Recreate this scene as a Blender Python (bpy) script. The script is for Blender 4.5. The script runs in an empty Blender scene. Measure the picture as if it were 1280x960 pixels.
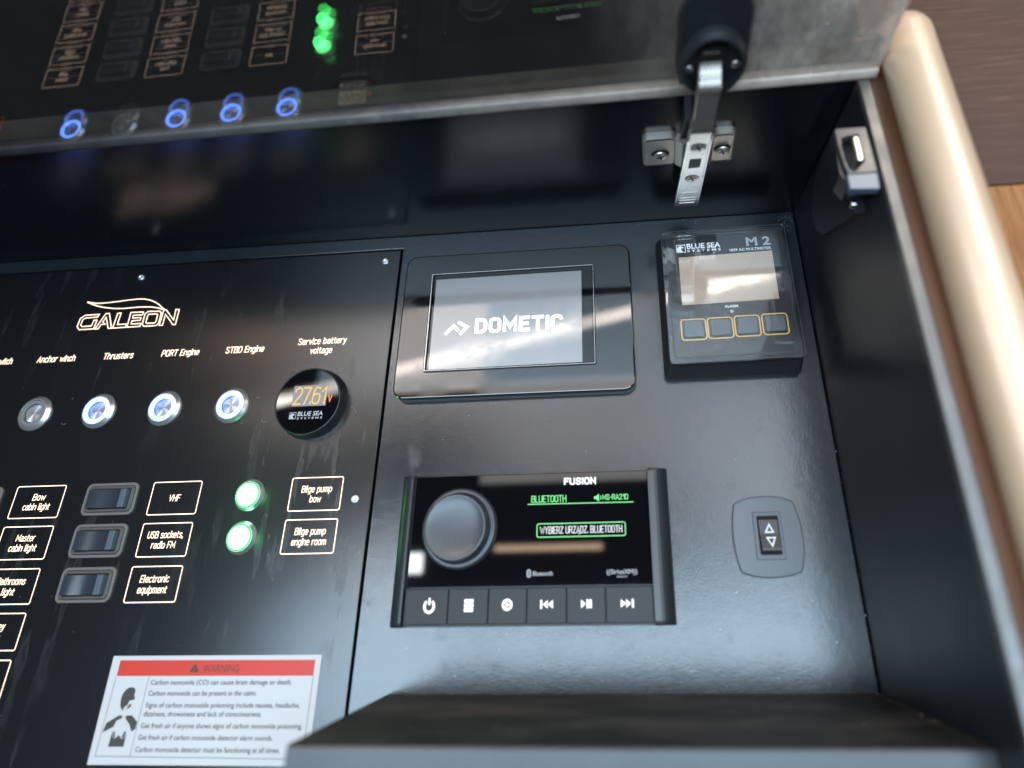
import bpy, bmesh, math, random
from mathutils import Matrix, Vector
random.seed(7)
# ------------------------------------------------------------------ scene, camera, world, lamps
# Panel frame used below: X right, Y up the instrument panel, Z out of the panel, all in millimetres.
scn = bpy.context.scene
COL = scn.collection
def W(X, Y, Z): return Vector((X / 1000, -Z / 1000, Y / 1000))

cam = bpy.data.cameras.new('camera')
camo = bpy.data.objects.new('camera', cam); COL.objects.link(camo); scn.camera = camo
rot = Matrix(((0.9944030464, 0.0580826556, 0.0882552344),
              (0.1046802698, -0.4285406342, -0.8974380012),
              (-0.0143046282, 0.9016536641, -0.4322222002)))
camo.matrix_world = Matrix.Translation((0.0955654704, -0.4520229462, -0.0638704688)) @ rot.to_4x4()
cam.sensor_width = 36.0
cam.lens = 808.585 / 1280 * 36
cam.shift_x = (640 - 729.016) / 1280
cam.shift_y = (340.654 - 480) / 1280
cam.clip_start = 0.01; cam.clip_end = 50
cam.dof.use_dof = True
cam.dof.focus_distance = 0.475
cam.dof.aperture_fstop = 2.5
cam.dof.aperture_blades = 9

scn.view_settings.view_transform = 'Standard'
scn.view_settings.look = 'None'
scn.view_settings.exposure = 0.0
scn.view_settings.gamma = 1.0
scn.render.engine = 'CYCLES'
scn.cycles.max_bounces = 10
scn.cycles.transparent_max_bounces = 12
scn.cycles.sample_clamp_indirect = 6.0

world = bpy.data.worlds.new('World'); scn.world = world
world.use_nodes = True
world.node_tree.nodes['Background'].inputs[0].default_value = (0.62, 0.70, 0.82, 1)
world.node_tree.nodes['Background'].inputs[1].default_value = 0.02

def area(name, a, b, c, d, power, color, spread=180):
    """rectangular lamp through corner points a,b,c,d (panel mm) facing the panel"""
    A, B, Cc, D = (W(*p) for p in (a, b, c, d))
    mid = (A + B + Cc + D) / 4
    u = (B - A); v = (D - A)
    n = u.cross(v).normalized()
    tgt = W(20, 50, 0) - mid
    if n.dot(tgt) < 0: n = -n
    x = u.normalized(); z = -n; y = z.cross(x).normalized(); x = y.cross(z)
    L = bpy.data.lights.new(name, 'AREA'); L.shape = 'RECTANGLE'
    L.size = u.length; L.size_y = v.length; L.energy = power * u.length * v.length; L.color = color
    L.spread = math.radians(spread)
    o = bpy.data.objects.new(name, L); COL.objects.link(o)
    m = Matrix((x, y, z)).transposed().to_4x4(); m.translation = mid
    o.matrix_world = m
    return o
# windows of the cabin behind the photographer (cool daylight), warm saloon ceiling above, one bright linear lamp
COOL = (0.60, 0.82, 1.0); WARM = (1.0, 0.78, 0.60)
area('window_low', (-800, -460, 1200), (900, -460, 1200), (900, -78, 1200), (-800, -78, 1200), 38, COOL)
area('window_right', (170, -38, 1200), (900, -38, 1200), (900, 430, 1200), (170, 430, 1200), 17, (0.78, 0.89, 1.0))
area('window_left', (-640, -38, 1200), (-460, -38, 1200), (-460, 5, 1200), (-640, 5, 1200), 110, (0.9, 0.95, 1.0))
area('ceiling_mid', (-330, 160, 1200), (165, 160, 1200), (165, 420, 1200), (-330, 420, 1200), 11, (1.0, 0.95, 0.92))
area('ceiling_warm', (-600, 400, 1200), (-335, 400, 1200), (-335, 720, 1200), (-600, 720, 1200), 24, WARM)
area('ceiling_left', (-1150, 500, 1200), (-605, 500, 1200), (-605, 860, 1200), (-1150, 860, 1200), 20, WARM)
area('ceiling_side', (480, 560, 1200), (1350, 560, 1200), (1350, 1200, 1100), (480, 1200, 1100), 30, (1.0, 0.88, 0.76))
area('stereo_band_lamp', (-285, 5, 1190), (-30, 5, 1190), (-30, 18, 1190), (-285, 18, 1190), 34, (1.0, 0.72, 0.5))  # unseen strip lamp added for the warm band mirrored in the stereo glass
area('linear_lamp', (-950, 362, 1190), (460, 664, 1190), (453, 694, 1190), (-957, 392, 1190), 95, (1.0, 0.93, 0.85))

# ------------------------------------------------------------------ materials
def mat(name, base=(0.5, 0.5, 0.5), rough=0.5, metal=0.0, emit=None, estr=1.0, **kw):
    m = bpy.data.materials.new(name); m.use_nodes = True
    b = m.node_tree.nodes['Principled BSDF']
    b.inputs['Base Color'].default_value = (*base, 1)
    b.inputs['Roughness'].default_value = rough
    b.inputs['Metallic'].default_value = metal
    if emit:
        b.inputs['Emission Color'].default_value = (*emit, 1); b.inputs['Emission Strength'].default_value = estr
    for k, v in kw.items(): b.inputs[k.replace('_', ' ')].default_value = v
    return m
def nd(m, t, **props):
    n = m.node_tree.nodes.new(t)
    for k, v in props.items(): setattr(n, k, v)
    return n
def lk(m, a, b): m.node_tree.links.new(a, b)
def bsdf(m): return m.node_tree.nodes['Principled BSDF']
def noise(m, scale, detail=4, rough=0.5, stretch=None, coord='Object'):
    tc = nd(m, 'ShaderNodeTexCoord'); n = nd(m, 'ShaderNodeTexNoise')
    n.inputs['Scale'].default_value = scale; n.inputs['Detail'].default_value = detail; n.inputs['Roughness'].default_value = rough
    if stretch:
        mp = nd(m, 'ShaderNodeMapping'); mp.inputs['Scale'].default_value = stretch
        lk(m, tc.outputs[coord], mp.inputs[0]); lk(m, mp.outputs[0], n.inputs['Vector'])
    else: lk(m, tc.outputs[coord], n.inputs['Vector'])
    return n.outputs[0]
def ramp(m, src, stops):
    r = nd(m, 'ShaderNodeValToRGB'); e = r.color_ramp.elements
    while len(e) < len(stops): e.new(0.5)
    for i, (p, c) in enumerate(stops):
        e[i].position = p; e[i].color = (*(c if isinstance(c, tuple) else (c, c, c)), 1)
    lk(m, src, r.inputs[0]); return r.outputs[0]
def math2(m, op, a, b):
    n = nd(m, 'ShaderNodeMath', operation=op)
    for i, v in enumerate((a, b)):
        if isinstance(v, (int, float)): n.inputs[i].default_value = v
        else: lk(m, v, n.inputs[i])
    return n.outputs[0]
def mixc(m, f, a, b):
    n = nd(m, 'ShaderNodeMix', data_type='RGBA')
    if isinstance(f, float): n.inputs[0].default_value = f
    else: lk(m, f, n.inputs[0])
    for i, v in ((6, a), (7, b)):
        if isinstance(v, tuple): n.inputs[i].default_value = (*v, 1)
        else: lk(m, v, n.inputs[i])
    return n.outputs[2]
def bump(m, h, strength, dist=0.0004):
    b = nd(m, 'ShaderNodeBump'); b.inputs['Strength'].default_value = strength; b.inputs['Distance'].default_value = dist
    lk(m, h, b.inputs['Height']); lk(m, b.outputs[0], bsdf(m).inputs['Normal'])

def speck(m, scale, lo=0.02, hi=0.05):
    """sparse dust specks: 1 in a speck, 0 elsewhere"""
    tc = nd(m, 'ShaderNodeTexCoord'); v = nd(m, 'ShaderNodeTexVoronoi'); v.inputs['Scale'].default_value = scale
    lk(m, tc.outputs['Object'], v.inputs['Vector'])
    return ramp(m, v.outputs['Distance'], [(lo, 1.0), (hi, 0.0)])

def paint(name, base, rough, stain=0.12, grain=0.25, specks=0.0, stretch=(1, 1, 0.35)):
    m = mat(name, base, rough)
    n1 = noise(m, 13, 5, 0.62, stretch)
    r = math2(m, 'MULTIPLY_ADD', ramp(m, n1, [(0.30, 0.0), (0.80, 1.0)]), stain); 
    r.node.inputs[2].default_value = rough
    lk(m, r, bsdf(m).inputs['Roughness'])
    if grain: bump(m, noise(m, 900, 3, 0.6), grain, 0.00015)
    if specks:
        s = speck(m, 95, 0.03, 0.06); n2 = ramp(m, noise(m, 60, 2), [(0.52, 0.0), (0.6, 1.0)])
        f = math2(m, 'MULTIPLY', math2(m, 'MULTIPLY', s, n2), specks)
        lk(m, mixc(m, f, base, (0.35, 0.36, 0.38)), bsdf(m).inputs['Base Color'])
    return m
M = {}
M['base_paint'] = paint('satin_blue_black_paint', (0.012, 0.016, 0.021), 0.14, 0.09, 0.55, 0.25)
bsdf(M['base_paint']).inputs['Specular IOR Level'].default_value = 0.72
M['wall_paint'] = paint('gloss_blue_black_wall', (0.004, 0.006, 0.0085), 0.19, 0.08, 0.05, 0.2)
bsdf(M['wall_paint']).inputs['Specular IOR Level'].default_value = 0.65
m = M['base_paint']
b2 = nd(m, 'ShaderNodeBump'); b2.inputs['Strength'].default_value = 0.15; b2.inputs['Distance'].default_value = 0.0006
lk(m, noise(m, 120, 3, 0.55), b2.inputs['Height'])
nb = bsdf(m).inputs['Normal'].links[0].from_node; lk(m, b2.outputs[0], nb.inputs['Normal'])
bl = ramp(m, noise(m, 38, 4, 0.6), [(0.60, 0.0), (0.70, 1.0)])
old = bsdf(m).inputs['Roughness'].links[0].from_socket
lk(m, math2(m, 'ADD', old, math2(m, 'MULTIPLY', bl, 0.10)), bsdf(m).inputs['Roughness'])
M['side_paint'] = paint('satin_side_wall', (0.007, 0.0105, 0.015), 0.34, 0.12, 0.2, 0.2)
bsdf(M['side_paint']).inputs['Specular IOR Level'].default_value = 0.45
M['ledge_paint'] = paint('satin_ledge_paint', (0.016, 0.020, 0.025), 0.30, 0.08, 0.4, 0.2)
M['ledge_top'] = mat('dusty_dark_ledge', (0.03, 0.026, 0.024), 0.55)
M['black_gap'] = mat('black_gap', (0.002, 0.002, 0.002), 0.8)

# switch panel: satin black with dried drips and scuffs
m = M['switch_paint'] = mat('satin_black_switch_panel', (0.006, 0.0068, 0.008), 0.3, Specular_IOR_Level=0.7)
drip = ramp(m, noise(m, 30, 4, 0.55, (2.6, 1, 0.45)), [(0.56, 0.0), (0.62, 1.0), (0.68, 0.3)])
patch = ramp(m, noise(m, 9, 3, 0.5), [(0.44, 0.0), (0.60, 1.0)])
f = math2(m, 'MULTIPLY', drip, patch)
lk(m, mixc(m, math2(m, 'MULTIPLY', f, 0.035), (0.006, 0.0068, 0.008), (0.20, 0.20, 0.21)), bsdf(m).inputs['Base Color'])
r = math2(m, 'MULTIPLY_ADD', f, 0.10); r.node.inputs[2].default_value = 0.23
lk(m, r, bsdf(m).inputs['Roughness'])
bump(m, noise(m, 1200, 2, 0.5), 0.15, 0.0001)

m = M['scuff'] = mat('pale_scuff_mark', (0.16, 0.165, 0.17), 0.5)
M['gloss_black'] = mat('gloss_black_plastic', (0.006, 0.006, 0.007), 0.04, Specular_IOR_Level=0.75)
m = M['gloss_black']
r = math2(m, 'MULTIPLY_ADD', ramp(m, noise(m, 30, 5, 0.6), [(0.5, 0.0), (0.75, 1.0)]), 0.14); r.node.inputs[2].default_value = 0.035
lk(m, r, bsdf(m).inputs['Roughness'])
M['glass_black'] = mat('black_glass', (0.003, 0.003, 0.004), 0.03)
M['satin_black'] = mat('satin_black_plastic', (0.018, 0.02, 0.023), 0.32)
M['matte_black'] = mat('matte_black_plastic', (0.014, 0.015, 0.017), 0.5)
M['grey_plastic'] = mat('charcoal_plastic', (0.048, 0.054, 0.062), 0.3, 0.25)
M['plate_grey'] = mat('grey_switch_plate', (0.085, 0.095, 0.105), 0.42)
M['bezel_grime'] = paint('grimy_rocker_bezel', (0.07, 0.064, 0.060), 0.45, 0.2, 0.5)
M['bezel_edge'] = mat('stained_bezel_edge', (0.12, 0.11, 0.105), 0.5)
M['rocker_blue'] = mat('blue_grey_paddle', (0.026, 0.033, 0.042), 0.18)
M['rocker_lens'] = mat('grey_lens_strip', (0.095, 0.12, 0.15), 0.22)
M['dark_lens'] = mat('dark_unlit_ring', (0.16, 0.16, 0.17), 0.35)
M['soft_button'] = mat('soft_grey_keys', (0.021, 0.023, 0.025), 0.5, Specular_IOR_Level=0.3)
bump(M['soft_button'], noise(M['soft_button'], 1500, 2), 0.2, 0.0001)
M['amber_line'] = mat('amber_print', (0.72, 0.42, 0.10), 0.4)
M['white_print'] = mat('white_print', (0.8, 0.8, 0.8), 0.5)
M['grey_print'] = mat('grey_print', (0.42, 0.43, 0.45), 0.4)
M['black_print'] = mat('black_print', (0.035, 0.033, 0.033), 0.6)
M['grey_text'] = mat('grey_text_print', (0.03, 0.03, 0.032), 0.6)
M['sticker'] = mat('white_sticker', (0.46, 0.46, 0.465), 0.45)
M['sticker_red'] = mat('orange_red_print', (0.48, 0.026, 0.012), 0.45)
M['backlit'] = mat('backlit_lettering', (0.6, 0.5, 0.4), 0.5, emit=(1.0, 0.66, 0.46), estr=2.1)
M['halo'] = mat('x', (0, 0, 0))
M['blue_ring'] = mat('blue_lit_ring', (0.5, 0.6, 0.9), 0.3, emit=(0.072, 0.21, 1.0), estr=12.0)
M['blue_edge'] = mat('deep_blue_glow', (0.02, 0.05, 0.3), 0.4, emit=(0.03, 0.16, 1.0), estr=1.6)
M['green_led'] = mat('green_lit_lens', (0.4, 0.9, 0.5), 0.3, emit=(0.13, 1.0, 0.24), estr=9.0)
M['green_halo'] = mat('green_halo_ring', (0.05, 0.4, 0.1), 0.3, emit=(0.0, 1.0, 0.06), estr=1.3)
M['green_text'] = mat('green_screen_text', (0, 0, 0), 0.5, emit=(0.22, 1.0, 0.28), estr=1.1)
M['white_text'] = mat('white_screen_text', (0, 0, 0), 0.5, emit=(0.9, 0.95, 1.0), estr=1.0)
M['icon_text'] = mat('backlit_key_icons', (0.5, 0.5, 0.5), 0.5, emit=(0.95, 0.95, 0.95), estr=0.85)
M['dim_text'] = mat('dim_glass_print', (0.28, 0.28, 0.29), 0.5)
M['orange_digits'] = mat('orange_oled', (0, 0, 0), 0.5, emit=(1.0, 0.22, 0.06), estr=1.4)
M['yellow_digits'] = mat('yellow_oled', (0, 0, 0), 0.5, emit=(1.0, 0.66, 0.10), estr=1.0)
M['oled_grey'] = mat('grey_oled_screen', (0.12, 0.12, 0.14), 0.25, emit=(0.16, 0.155, 0.18), estr=0.7)
# lit grey lcd of the climate display
m = M['dom_lcd'] = mat('lit_grey_lcd', (0.10, 0.105, 0.11), 0.07, emit=(0.40, 0.43, 0.47), estr=0.55, Specular_IOR_Level=0.8)
tc = nd(m, 'ShaderNodeTexCoord'); sx = nd(m, 'ShaderNodeSeparateXYZ'); lk(m, tc.outputs['Generated'], sx.inputs[0])
sm = ramp(m, noise(m, 26, 5, 0.6), [(0.5, 0.0), (0.8, 1.0)])
lk(m, ramp(m, sx.outputs[2], [(0.0, 0.62), (0.45, 0.44), (1.0, 0.26)]), bsdf(m).inputs['Emission Strength'])
r = math2(m, 'MULTIPLY_ADD', sm, 0.2); r.node.inputs[2].default_value = 0.06
lk(m, r, bsdf(m).inputs['Roughness'])
M['lcd_logo'] = mat('white_lcd_logo', (0.8, 0.8, 0.8), 0.4, emit=(0.9, 0.93, 0.98), estr=0.75)
M['m2_lcd'] = mat('beige_reflective_lcd', (0.33, 0.25, 0.19), 0.09, emit=(0.42, 0.34, 0.28), estr=0.30, Specular_IOR_Level=0.9)
M['chrome'] = mat('polished_nickel', (0.72, 0.68, 0.64), 0.17, 1.0)
m = M['nickel'] = mat('brushed_nickel', (0.62, 0.55, 0.49), 0.27, 0.95)
lk(m, ramp(m, noise(m, 12, 2, 0.5), [(0.35, 0.22), (0.7, 0.30)]), bsdf(m).inputs['Roughness'])
M['plate_nickel'] = mat('pressed_nickel_plate', (0.74, 0.66, 0.60), 0.32, 0.9)
M['steel'] = mat('turned_steel', (0.72, 0.72, 0.73), 0.3, 0.85)
m = M['turned'] = mat('radial_turned_steel', (0.62, 0.62, 0.64), 0.3, 0.72)
bsdf(m).inputs['Anisotropic'].default_value = 0.85
tg = nd(m, 'ShaderNodeTangent', direction_type='RADIAL', axis='Y'); lk(m, tg.outputs[0], bsdf(m).inputs['Tangent'])
M['screw_dark'] = mat('screw_recess', (0.05, 0.045, 0.04), 0.5, 0.6)
m = M['flange'] = mat('satin_aluminium', (0.11, 0.108, 0.105), 0.42, 0.6)
lk(m, ramp(m, noise(m, 60, 5, 0.65), [(0.3, 0.28), (0.75, 0.5)]), bsdf(m).inputs['Roughness'])
m = M['lid_bead'] = mat('lid_edge_light_falloff', (0.62, 0.54, 0.47), 0.5, 0.1, Specular_IOR_Level=0.3)
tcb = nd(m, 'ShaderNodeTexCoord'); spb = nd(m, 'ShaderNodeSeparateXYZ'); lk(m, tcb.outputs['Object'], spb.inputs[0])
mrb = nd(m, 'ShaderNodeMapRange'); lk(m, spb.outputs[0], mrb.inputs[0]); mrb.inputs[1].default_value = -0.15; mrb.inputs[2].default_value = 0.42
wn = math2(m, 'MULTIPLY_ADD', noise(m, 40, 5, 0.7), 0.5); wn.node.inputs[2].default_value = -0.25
lk(m, ramp(m, math2(m, 'ADD', mrb.outputs[0], wn), [(0.0, (0.02, 0.02, 0.022)), (0.5, (0.13, 0.12, 0.115)), (0.82, (0.46, 0.39, 0.34)), (1.0, (0.74, 0.64, 0.56))]), bsdf(m).inputs['Base Color'])  # light falloff along the edge painted in: near-black left, pale right
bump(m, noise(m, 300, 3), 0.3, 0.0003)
m = M['lid_strip'] = mat('anodised_lid_border', (0.34, 0.31, 0.29), 0.42, 0.35)
lk(m, ramp(m, noise(m, 28, 6, 0.7), [(0.3, (0.22, 0.20, 0.19)), (0.75, (0.50, 0.45, 0.42))]), bsdf(m).inputs['Base Color'])
M['lid_back'] = mat('black_lid_backing', (0.004, 0.004, 0.004), 0.06)
# pale wooden grab rail, wood
m = M['rail'] = mat('pale_lacquered_rail', (0.55, 0.42, 0.30), 0.3, Coat_Weight=1.0, Coat_Roughness=0.40, Coat_IOR=1.8)
n1 = noise(m, 14, 4, 0.5, (3.0, 3.0, 0.25))
lk(m, ramp(m, n1, [(0.3, (0.44, 0.30, 0.195)), (0.7, (0.56, 0.41, 0.29))]), bsdf(m).inputs['Base Color'])
m = M['groove_wood'] = mat('brown_wood_groove', (0.25, 0.12, 0.06), 0.45)
lk(m, ramp(m, noise(m, 40, 5, 0.6, (4, 4, 0.2)), [(0.3, (0.085, 0.036, 0.018)), (0.7, (0.17, 0.078, 0.04))]), bsdf(m).inputs['Base Color'])
m = M['dark_wood'] = mat('dark_brown_grained_wood', (0.06, 0.03, 0.02), 0.5, Specular_IOR_Level=0.3)
g = noise(m, 60, 8, 0.75, (0.5, 1, 9.0))
lk(m, ramp(m, g, [(0.3, (0.024, 0.010, 0.006)), (0.6, (0.052, 0.024, 0.015)), (0.74, (0.11, 0.065, 0.05))]), bsdf(m).inputs['Base Color'])
bump(m, g, 0.5, 0.0006)
m = M['oak'] = mat('orange_oak_veneer', (0.4, 0.2, 0.09), 0.55, Specular_IOR_Level=0.15)
g = noise(m, 60, 8, 0.7, (9.0, 1, 0.45))
lk(m, ramp(m, g, [(0.3, (0.12, 0.045, 0.014)), (0.55, (0.27, 0.12, 0.042)), (0.8, (0.37, 0.18, 0.072))]), bsdf(m).inputs['Base Color'])
bump(m, g, 0.3, 0.0004)
# dusty ledge
m = M['ledge_top']
d = ramp(m, noise(m, 17, 6, 0.6, (0.7, 1.6, 1)), [(0.46, 0.0), (0.72, 1.0)])
lk(m, mixc(m, d, (0.010, 0.0105, 0.0115), (0.075, 0.070, 0.068)), bsdf(m).inputs['Base Color'])
bump(m, noise(m, 500, 4), 0.4, 0.0003)
M['fleck'] = mat('dust_fleck', (0.22, 0.22, 0.22), 0.8)
M['crumb'] = mat('dust_crumbs', (0.34, 0.27, 0.21), 0.8)
# smoked acrylic of the lid: see-through tint + mirror-like surface film
def pane_mat(name, ior, tint, smudge):
    m = bpy.data.materials.new(name); m.use_nodes = True
    nt = m.node_tree; nt.nodes.clear()
    out = nt.nodes.new('ShaderNodeOutputMaterial')
    tr = nt.nodes.new('ShaderNodeBsdfTransparent'); tr.inputs[0].default_value = (*tint, 1)
    gl = nt.nodes.new('ShaderNodeBsdfGlossy'); gl.inputs['Color'].default_value = (1, 1, 1, 1)
    gl.inputs['Roughness'].default_value = 0.012
    fr = nt.nodes.new('ShaderNodeFresnel'); fr.inputs[0].default_value = ior
    mx = nt.nodes.new('ShaderNodeMixShader')
    # same reflectance from either side of the thin sheet (no total internal reflection)
    geo = nt.nodes.new('ShaderNodeNewGeometry')
    back = math2(m, 'MULTIPLY', geo.outputs['Backfacing'], 0.07)
    frontf = math2(m, 'MULTIPLY', fr.outputs[0], math2(m, 'SUBTRACT', 1.0, geo.outputs['Backfacing']))
    nt.links.new(math2(m, 'ADD', back, frontf), mx.inputs[0]); nt.links.new(tr.outputs[0], mx.inputs[1]); nt.links.new(gl.outputs[0], mx.inputs[2])
    last = mx.outputs[0]
    if smudge:
        # greasy smudges: a thin diffuse haze over the right-hand end, in drawn-out wipes
        n = noise(m, 16, 7, 0.7, (2.6, 1.2, 1))
        tc = nd(m, 'ShaderNodeTexCoord'); sp = nd(m, 'ShaderNodeSeparateXYZ'); lk(m, tc.outputs['Object'], sp.inputs[0])
        grad = nd(m, 'ShaderNodeMapRange'); lk(m, sp.outputs[0], grad.inputs[0])
        grad.inputs[1].default_value = 0.26; grad.inputs[2].default_value = 0.44; grad.inputs[3].default_value = 0.015; grad.interpolation_type = 'SMOOTHSTEP'; grad.inputs[4].default_value = 1.0
        fac = math2(m, 'MULTIPLY', ramp(m, n, [(0.36, 0.35), (0.50, 0.6), (0.62, 0.95), (0.72, 1.0)]), math2(m, 'MULTIPLY', grad.outputs[0], smudge))
        df = nt.nodes.new('ShaderNodeBsdfDiffuse'); df.inputs[0].default_value = (0.80, 0.66, 0.56, 1)
        m2 = nt.nodes.new('ShaderNodeMixShader'); nt.links.new(fac, m2.inputs[0]); nt.links.new(last, m2.inputs[1]); nt.links.new(df.outputs[0], m2.inputs[2])
        last = m2.outputs[0]
    nt.links.new(last, out.inputs[0])
    return m
M['pane'] = pane_mat('smoked_acrylic_front', 1.62, (0.80, 0.77, 0.75), 0.74)
M['pane_back'] = pane_mat('smoked_acrylic_back', 1.42, (0.75, 0.72, 0.70), 0)
M['clear_cover'] = pane_mat('clear_cover_film', 1.33, (0.97, 0.97, 0.97), 0)

# ------------------------------------------------------------------ mesh helpers
class MB:
    def __init__(s): s.v = []; s.f = []; s.sm = []
    def add(s, vs, fs, smooth=False):
        o = len(s.v); s.v += vs; s.f += [tuple(i + o for i in f) for f in fs]; s.sm += [smooth] * len(fs)
    def build(s, name, material, parent=None, origin=(0, 0, 0), recalc=True):
        me = bpy.data.meshes.new(name)
        ox, oy, oz = origin
        me.from_pydata([W(x - ox, y - oy, z - oz) for x, y, z in s.v], [], s.f)
        for p, q in zip(me.polygons, s.sm): p.use_smooth = q
        if recalc:
            bm = bmesh.new(); bm.from_mesh(me); bmesh.ops.recalc_face_normals(bm, faces=bm.faces); bm.to_mesh(me); bm.free()
        me.materials.append(material)
        o = bpy.data.objects.new(name, me); COL.objects.link(o)
        if parent: o.parent = parent
        else: o.location = W(*origin)
        return o
def rrect(x0, x1, y0, y1, r, n=5):
    if r <= 0: return [(x0, y0), (x1, y0), (x1, y1), (x0, y1)]
    P = []
    for cx, cy, a in ((x1 - r, y0 + r, -90), (x1 - r, y1 - r, 0), (x0 + r, y1 - r, 90), (x0 + r, y0 + r, 180)):
        for i in range(n + 1):
            t = math.radians(a + 90 * i / n); P.append((cx + r * math.cos(t), cy + r * math.sin(t)))
    return P
def circ(cx, cy, r, n=48): return [(cx + r * math.cos(2 * math.pi * i / n), cy + r * math.sin(2 * math.pi * i / n)) for i in range(n)]
def area2(P): return sum(P[i][0] * P[(i + 1) % len(P)][1] - P[(i + 1) % len(P)][0] * P[i][1] for i in range(len(P))) / 2
def offset(P, d):
    """move polygon outline inwards by d"""
    n = len(P); s = 1 if area2(P) > 0 else -1; out = []
    for i in range(n):
        a, b, c = P[i - 1], P[i], P[(i + 1) % n]
        e1 = (b[0] - a[0], b[1] - a[1]); e2 = (c[0] - b[0], c[1] - b[1])
        l1 = math.hypot(*e1) or 1; l2 = math.hypot(*e2) or 1
        n1 = (-e1[1] / l1 * s, e1[0] / l1 * s); n2 = (-e2[1] / l2 * s, e2[0] / l2 * s)
        k = 1 + n1[0] * n2[0] + n1[1] * n2[1]
        if k < 0.2: k = 0.2
        out.append((b[0] + (n1[0] + n2[0]) * d / k, b[1] + (n1[1] + n2[1]) * d / k))
    return out
def loft(mb, rings, close_top=True, close_bot=True, smooth=False):
    """rings: list of (outline, z)"""
    n = len(rings[0][0]); vs = []; fs = []
    for P, z in rings: vs += [(x, y, z) for x, y in P]
    for k in range(len(rings) - 1):
        for i in range(n):
            j = (i + 1) % n; fs.append((k * n + i, k * n + j, (k + 1) * n + j, (k + 1) * n + i))
    mb.add(vs, fs, smooth)
    base = len(mb.v) - len(vs)
    if close_top: mb.f.append(tuple(base + (len(rings) - 1) * n + i for i in range(n))); mb.sm.append(False)
    if close_bot: mb.f.append(tuple(base + i for i in reversed(range(n)))); mb.sm.append(False)
def prism(mb, P, z0, z1, c=0.0, steps=2):
    rings = [(P, z0)]
    if c > 0:
        for i in range(steps + 1):
            t = math.pi / 2 * i / steps
            rings.append((offset(P, c * (1 - math.cos(t))), z1 - c + c * math.sin(t)))
    else: rings.append((P, z1))
    loft(mb, rings)
def annulus(mb, Po, Pi, z0, z1, c=0.0):
    """frame between two outlines with the same vertex count"""
    n = len(Po); R = [(Po, z0), (Po, z1 - c)] + ([(offset(Po, c), z1)] if c else []) + ([(offset(Pi, -c), z1)] if c else []) + [(Pi, z1 - c), (Pi, z0)]
    vs = []; fs = []
    for P, z in R: vs += [(x, y, z) for x, y in P]
    for k in range(len(R)):
        for i in range(n):
            j = (i + 1) % n; k2 = (k + 1) % len(R); fs.append((k * n + i, k * n + j, k2 * n + j, k2 * n + i))
    mb.add(vs, fs)
def lathe(mb, cx, cy, prof, n=48, smooth=True, cap=True):
    vs = []; fs = []
    for r, z in prof: vs += [(cx + r * math.cos(2 * math.pi * i / n), cy + r * math.sin(2 * math.pi * i / n), z) for i in range(n)]
    for k in range(len(prof) - 1):
        for i in range(n):
            j = (i + 1) % n; fs.append((k * n + i, k * n + j, (k + 1) * n + j, (k + 1) * n + i))
    mb.add(vs, fs, smooth)
    if cap: mb.f.append(tuple(len(mb.v) - n + i for i in range(n))); mb.sm.append(False)
def box(mb, x0, x1, y0, y1, z0, z1):
    mb.add([(x, y, z) for z in (z0, z1) for y in (y0, y1) for x in (x0, x1)],
           [(0, 2, 3, 1), (4, 5, 7, 6), (0, 1, 5, 4), (2, 6, 7, 3), (0, 4, 6, 2), (1, 3, 7, 5)])
def line(mb, pts, w, z, closed=False, h=0.08):
    """flat printed stroke of width w through pts, a hair thick"""
    pts = [Vector(p) for p in pts]; n = len(pts); L = []; Rr = []
    for i in range(n):
        a = pts[i - 1] if (i > 0 or closed) else pts[i]; b = pts[(i + 1) % n] if (i < n - 1 or closed) else pts[i]
        d1 = (pts[i] - a); d2 = (b - pts[i])
        if d1.length < 1e-9: d1 = d2
        if d2.length < 1e-9: d2 = d1
        d1.normalize(); d2.normalize(); t = d1 + d2
        if t.length < 1e-6: t = d1
        t.normalize(); nn = Vector((-t.y, t.x)); k = max(0.45, nn.dot(Vector((-d1.y, d1.x))))
        L.append(pts[i] + nn * w / 2 / k); Rr.append(pts[i] - nn * w / 2 / k)
    vs = [(p.x, p.y, z) for p in L] + [(p.x, p.y, z) for p in Rr]
    fs = [(i, (i + 1) % n, n + (i + 1) % n, n + i) for i in range(n if closed else n - 1)]
    mb.add(vs, fs)
def flat(mb, P, z): mb.add([(x, y, z) for x, y in P], [tuple(range(len(P)))])
def empty(name, loc, label=None, cat=None, group=None):
    o = bpy.data.objects.new(name, None); COL.objects.link(o); o.location = W(*loc); o.empty_display_size = 0.01
    tag(o, label, cat, group); return o
def tag(o, label=None, cat=None, group=None, kind=None):
    if label: o['label'] = label
    if cat: o['category'] = cat
    if group: o['group'] = group
    if kind: o['kind'] = kind
    return o
def copy_tree(o, parent=None):
    c = o.copy(); COL.objects.link(c)
    if parent: c.parent = parent
    for ch in list(o.children): copy_tree(ch, c)
    return c
_fonts = {}
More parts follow.
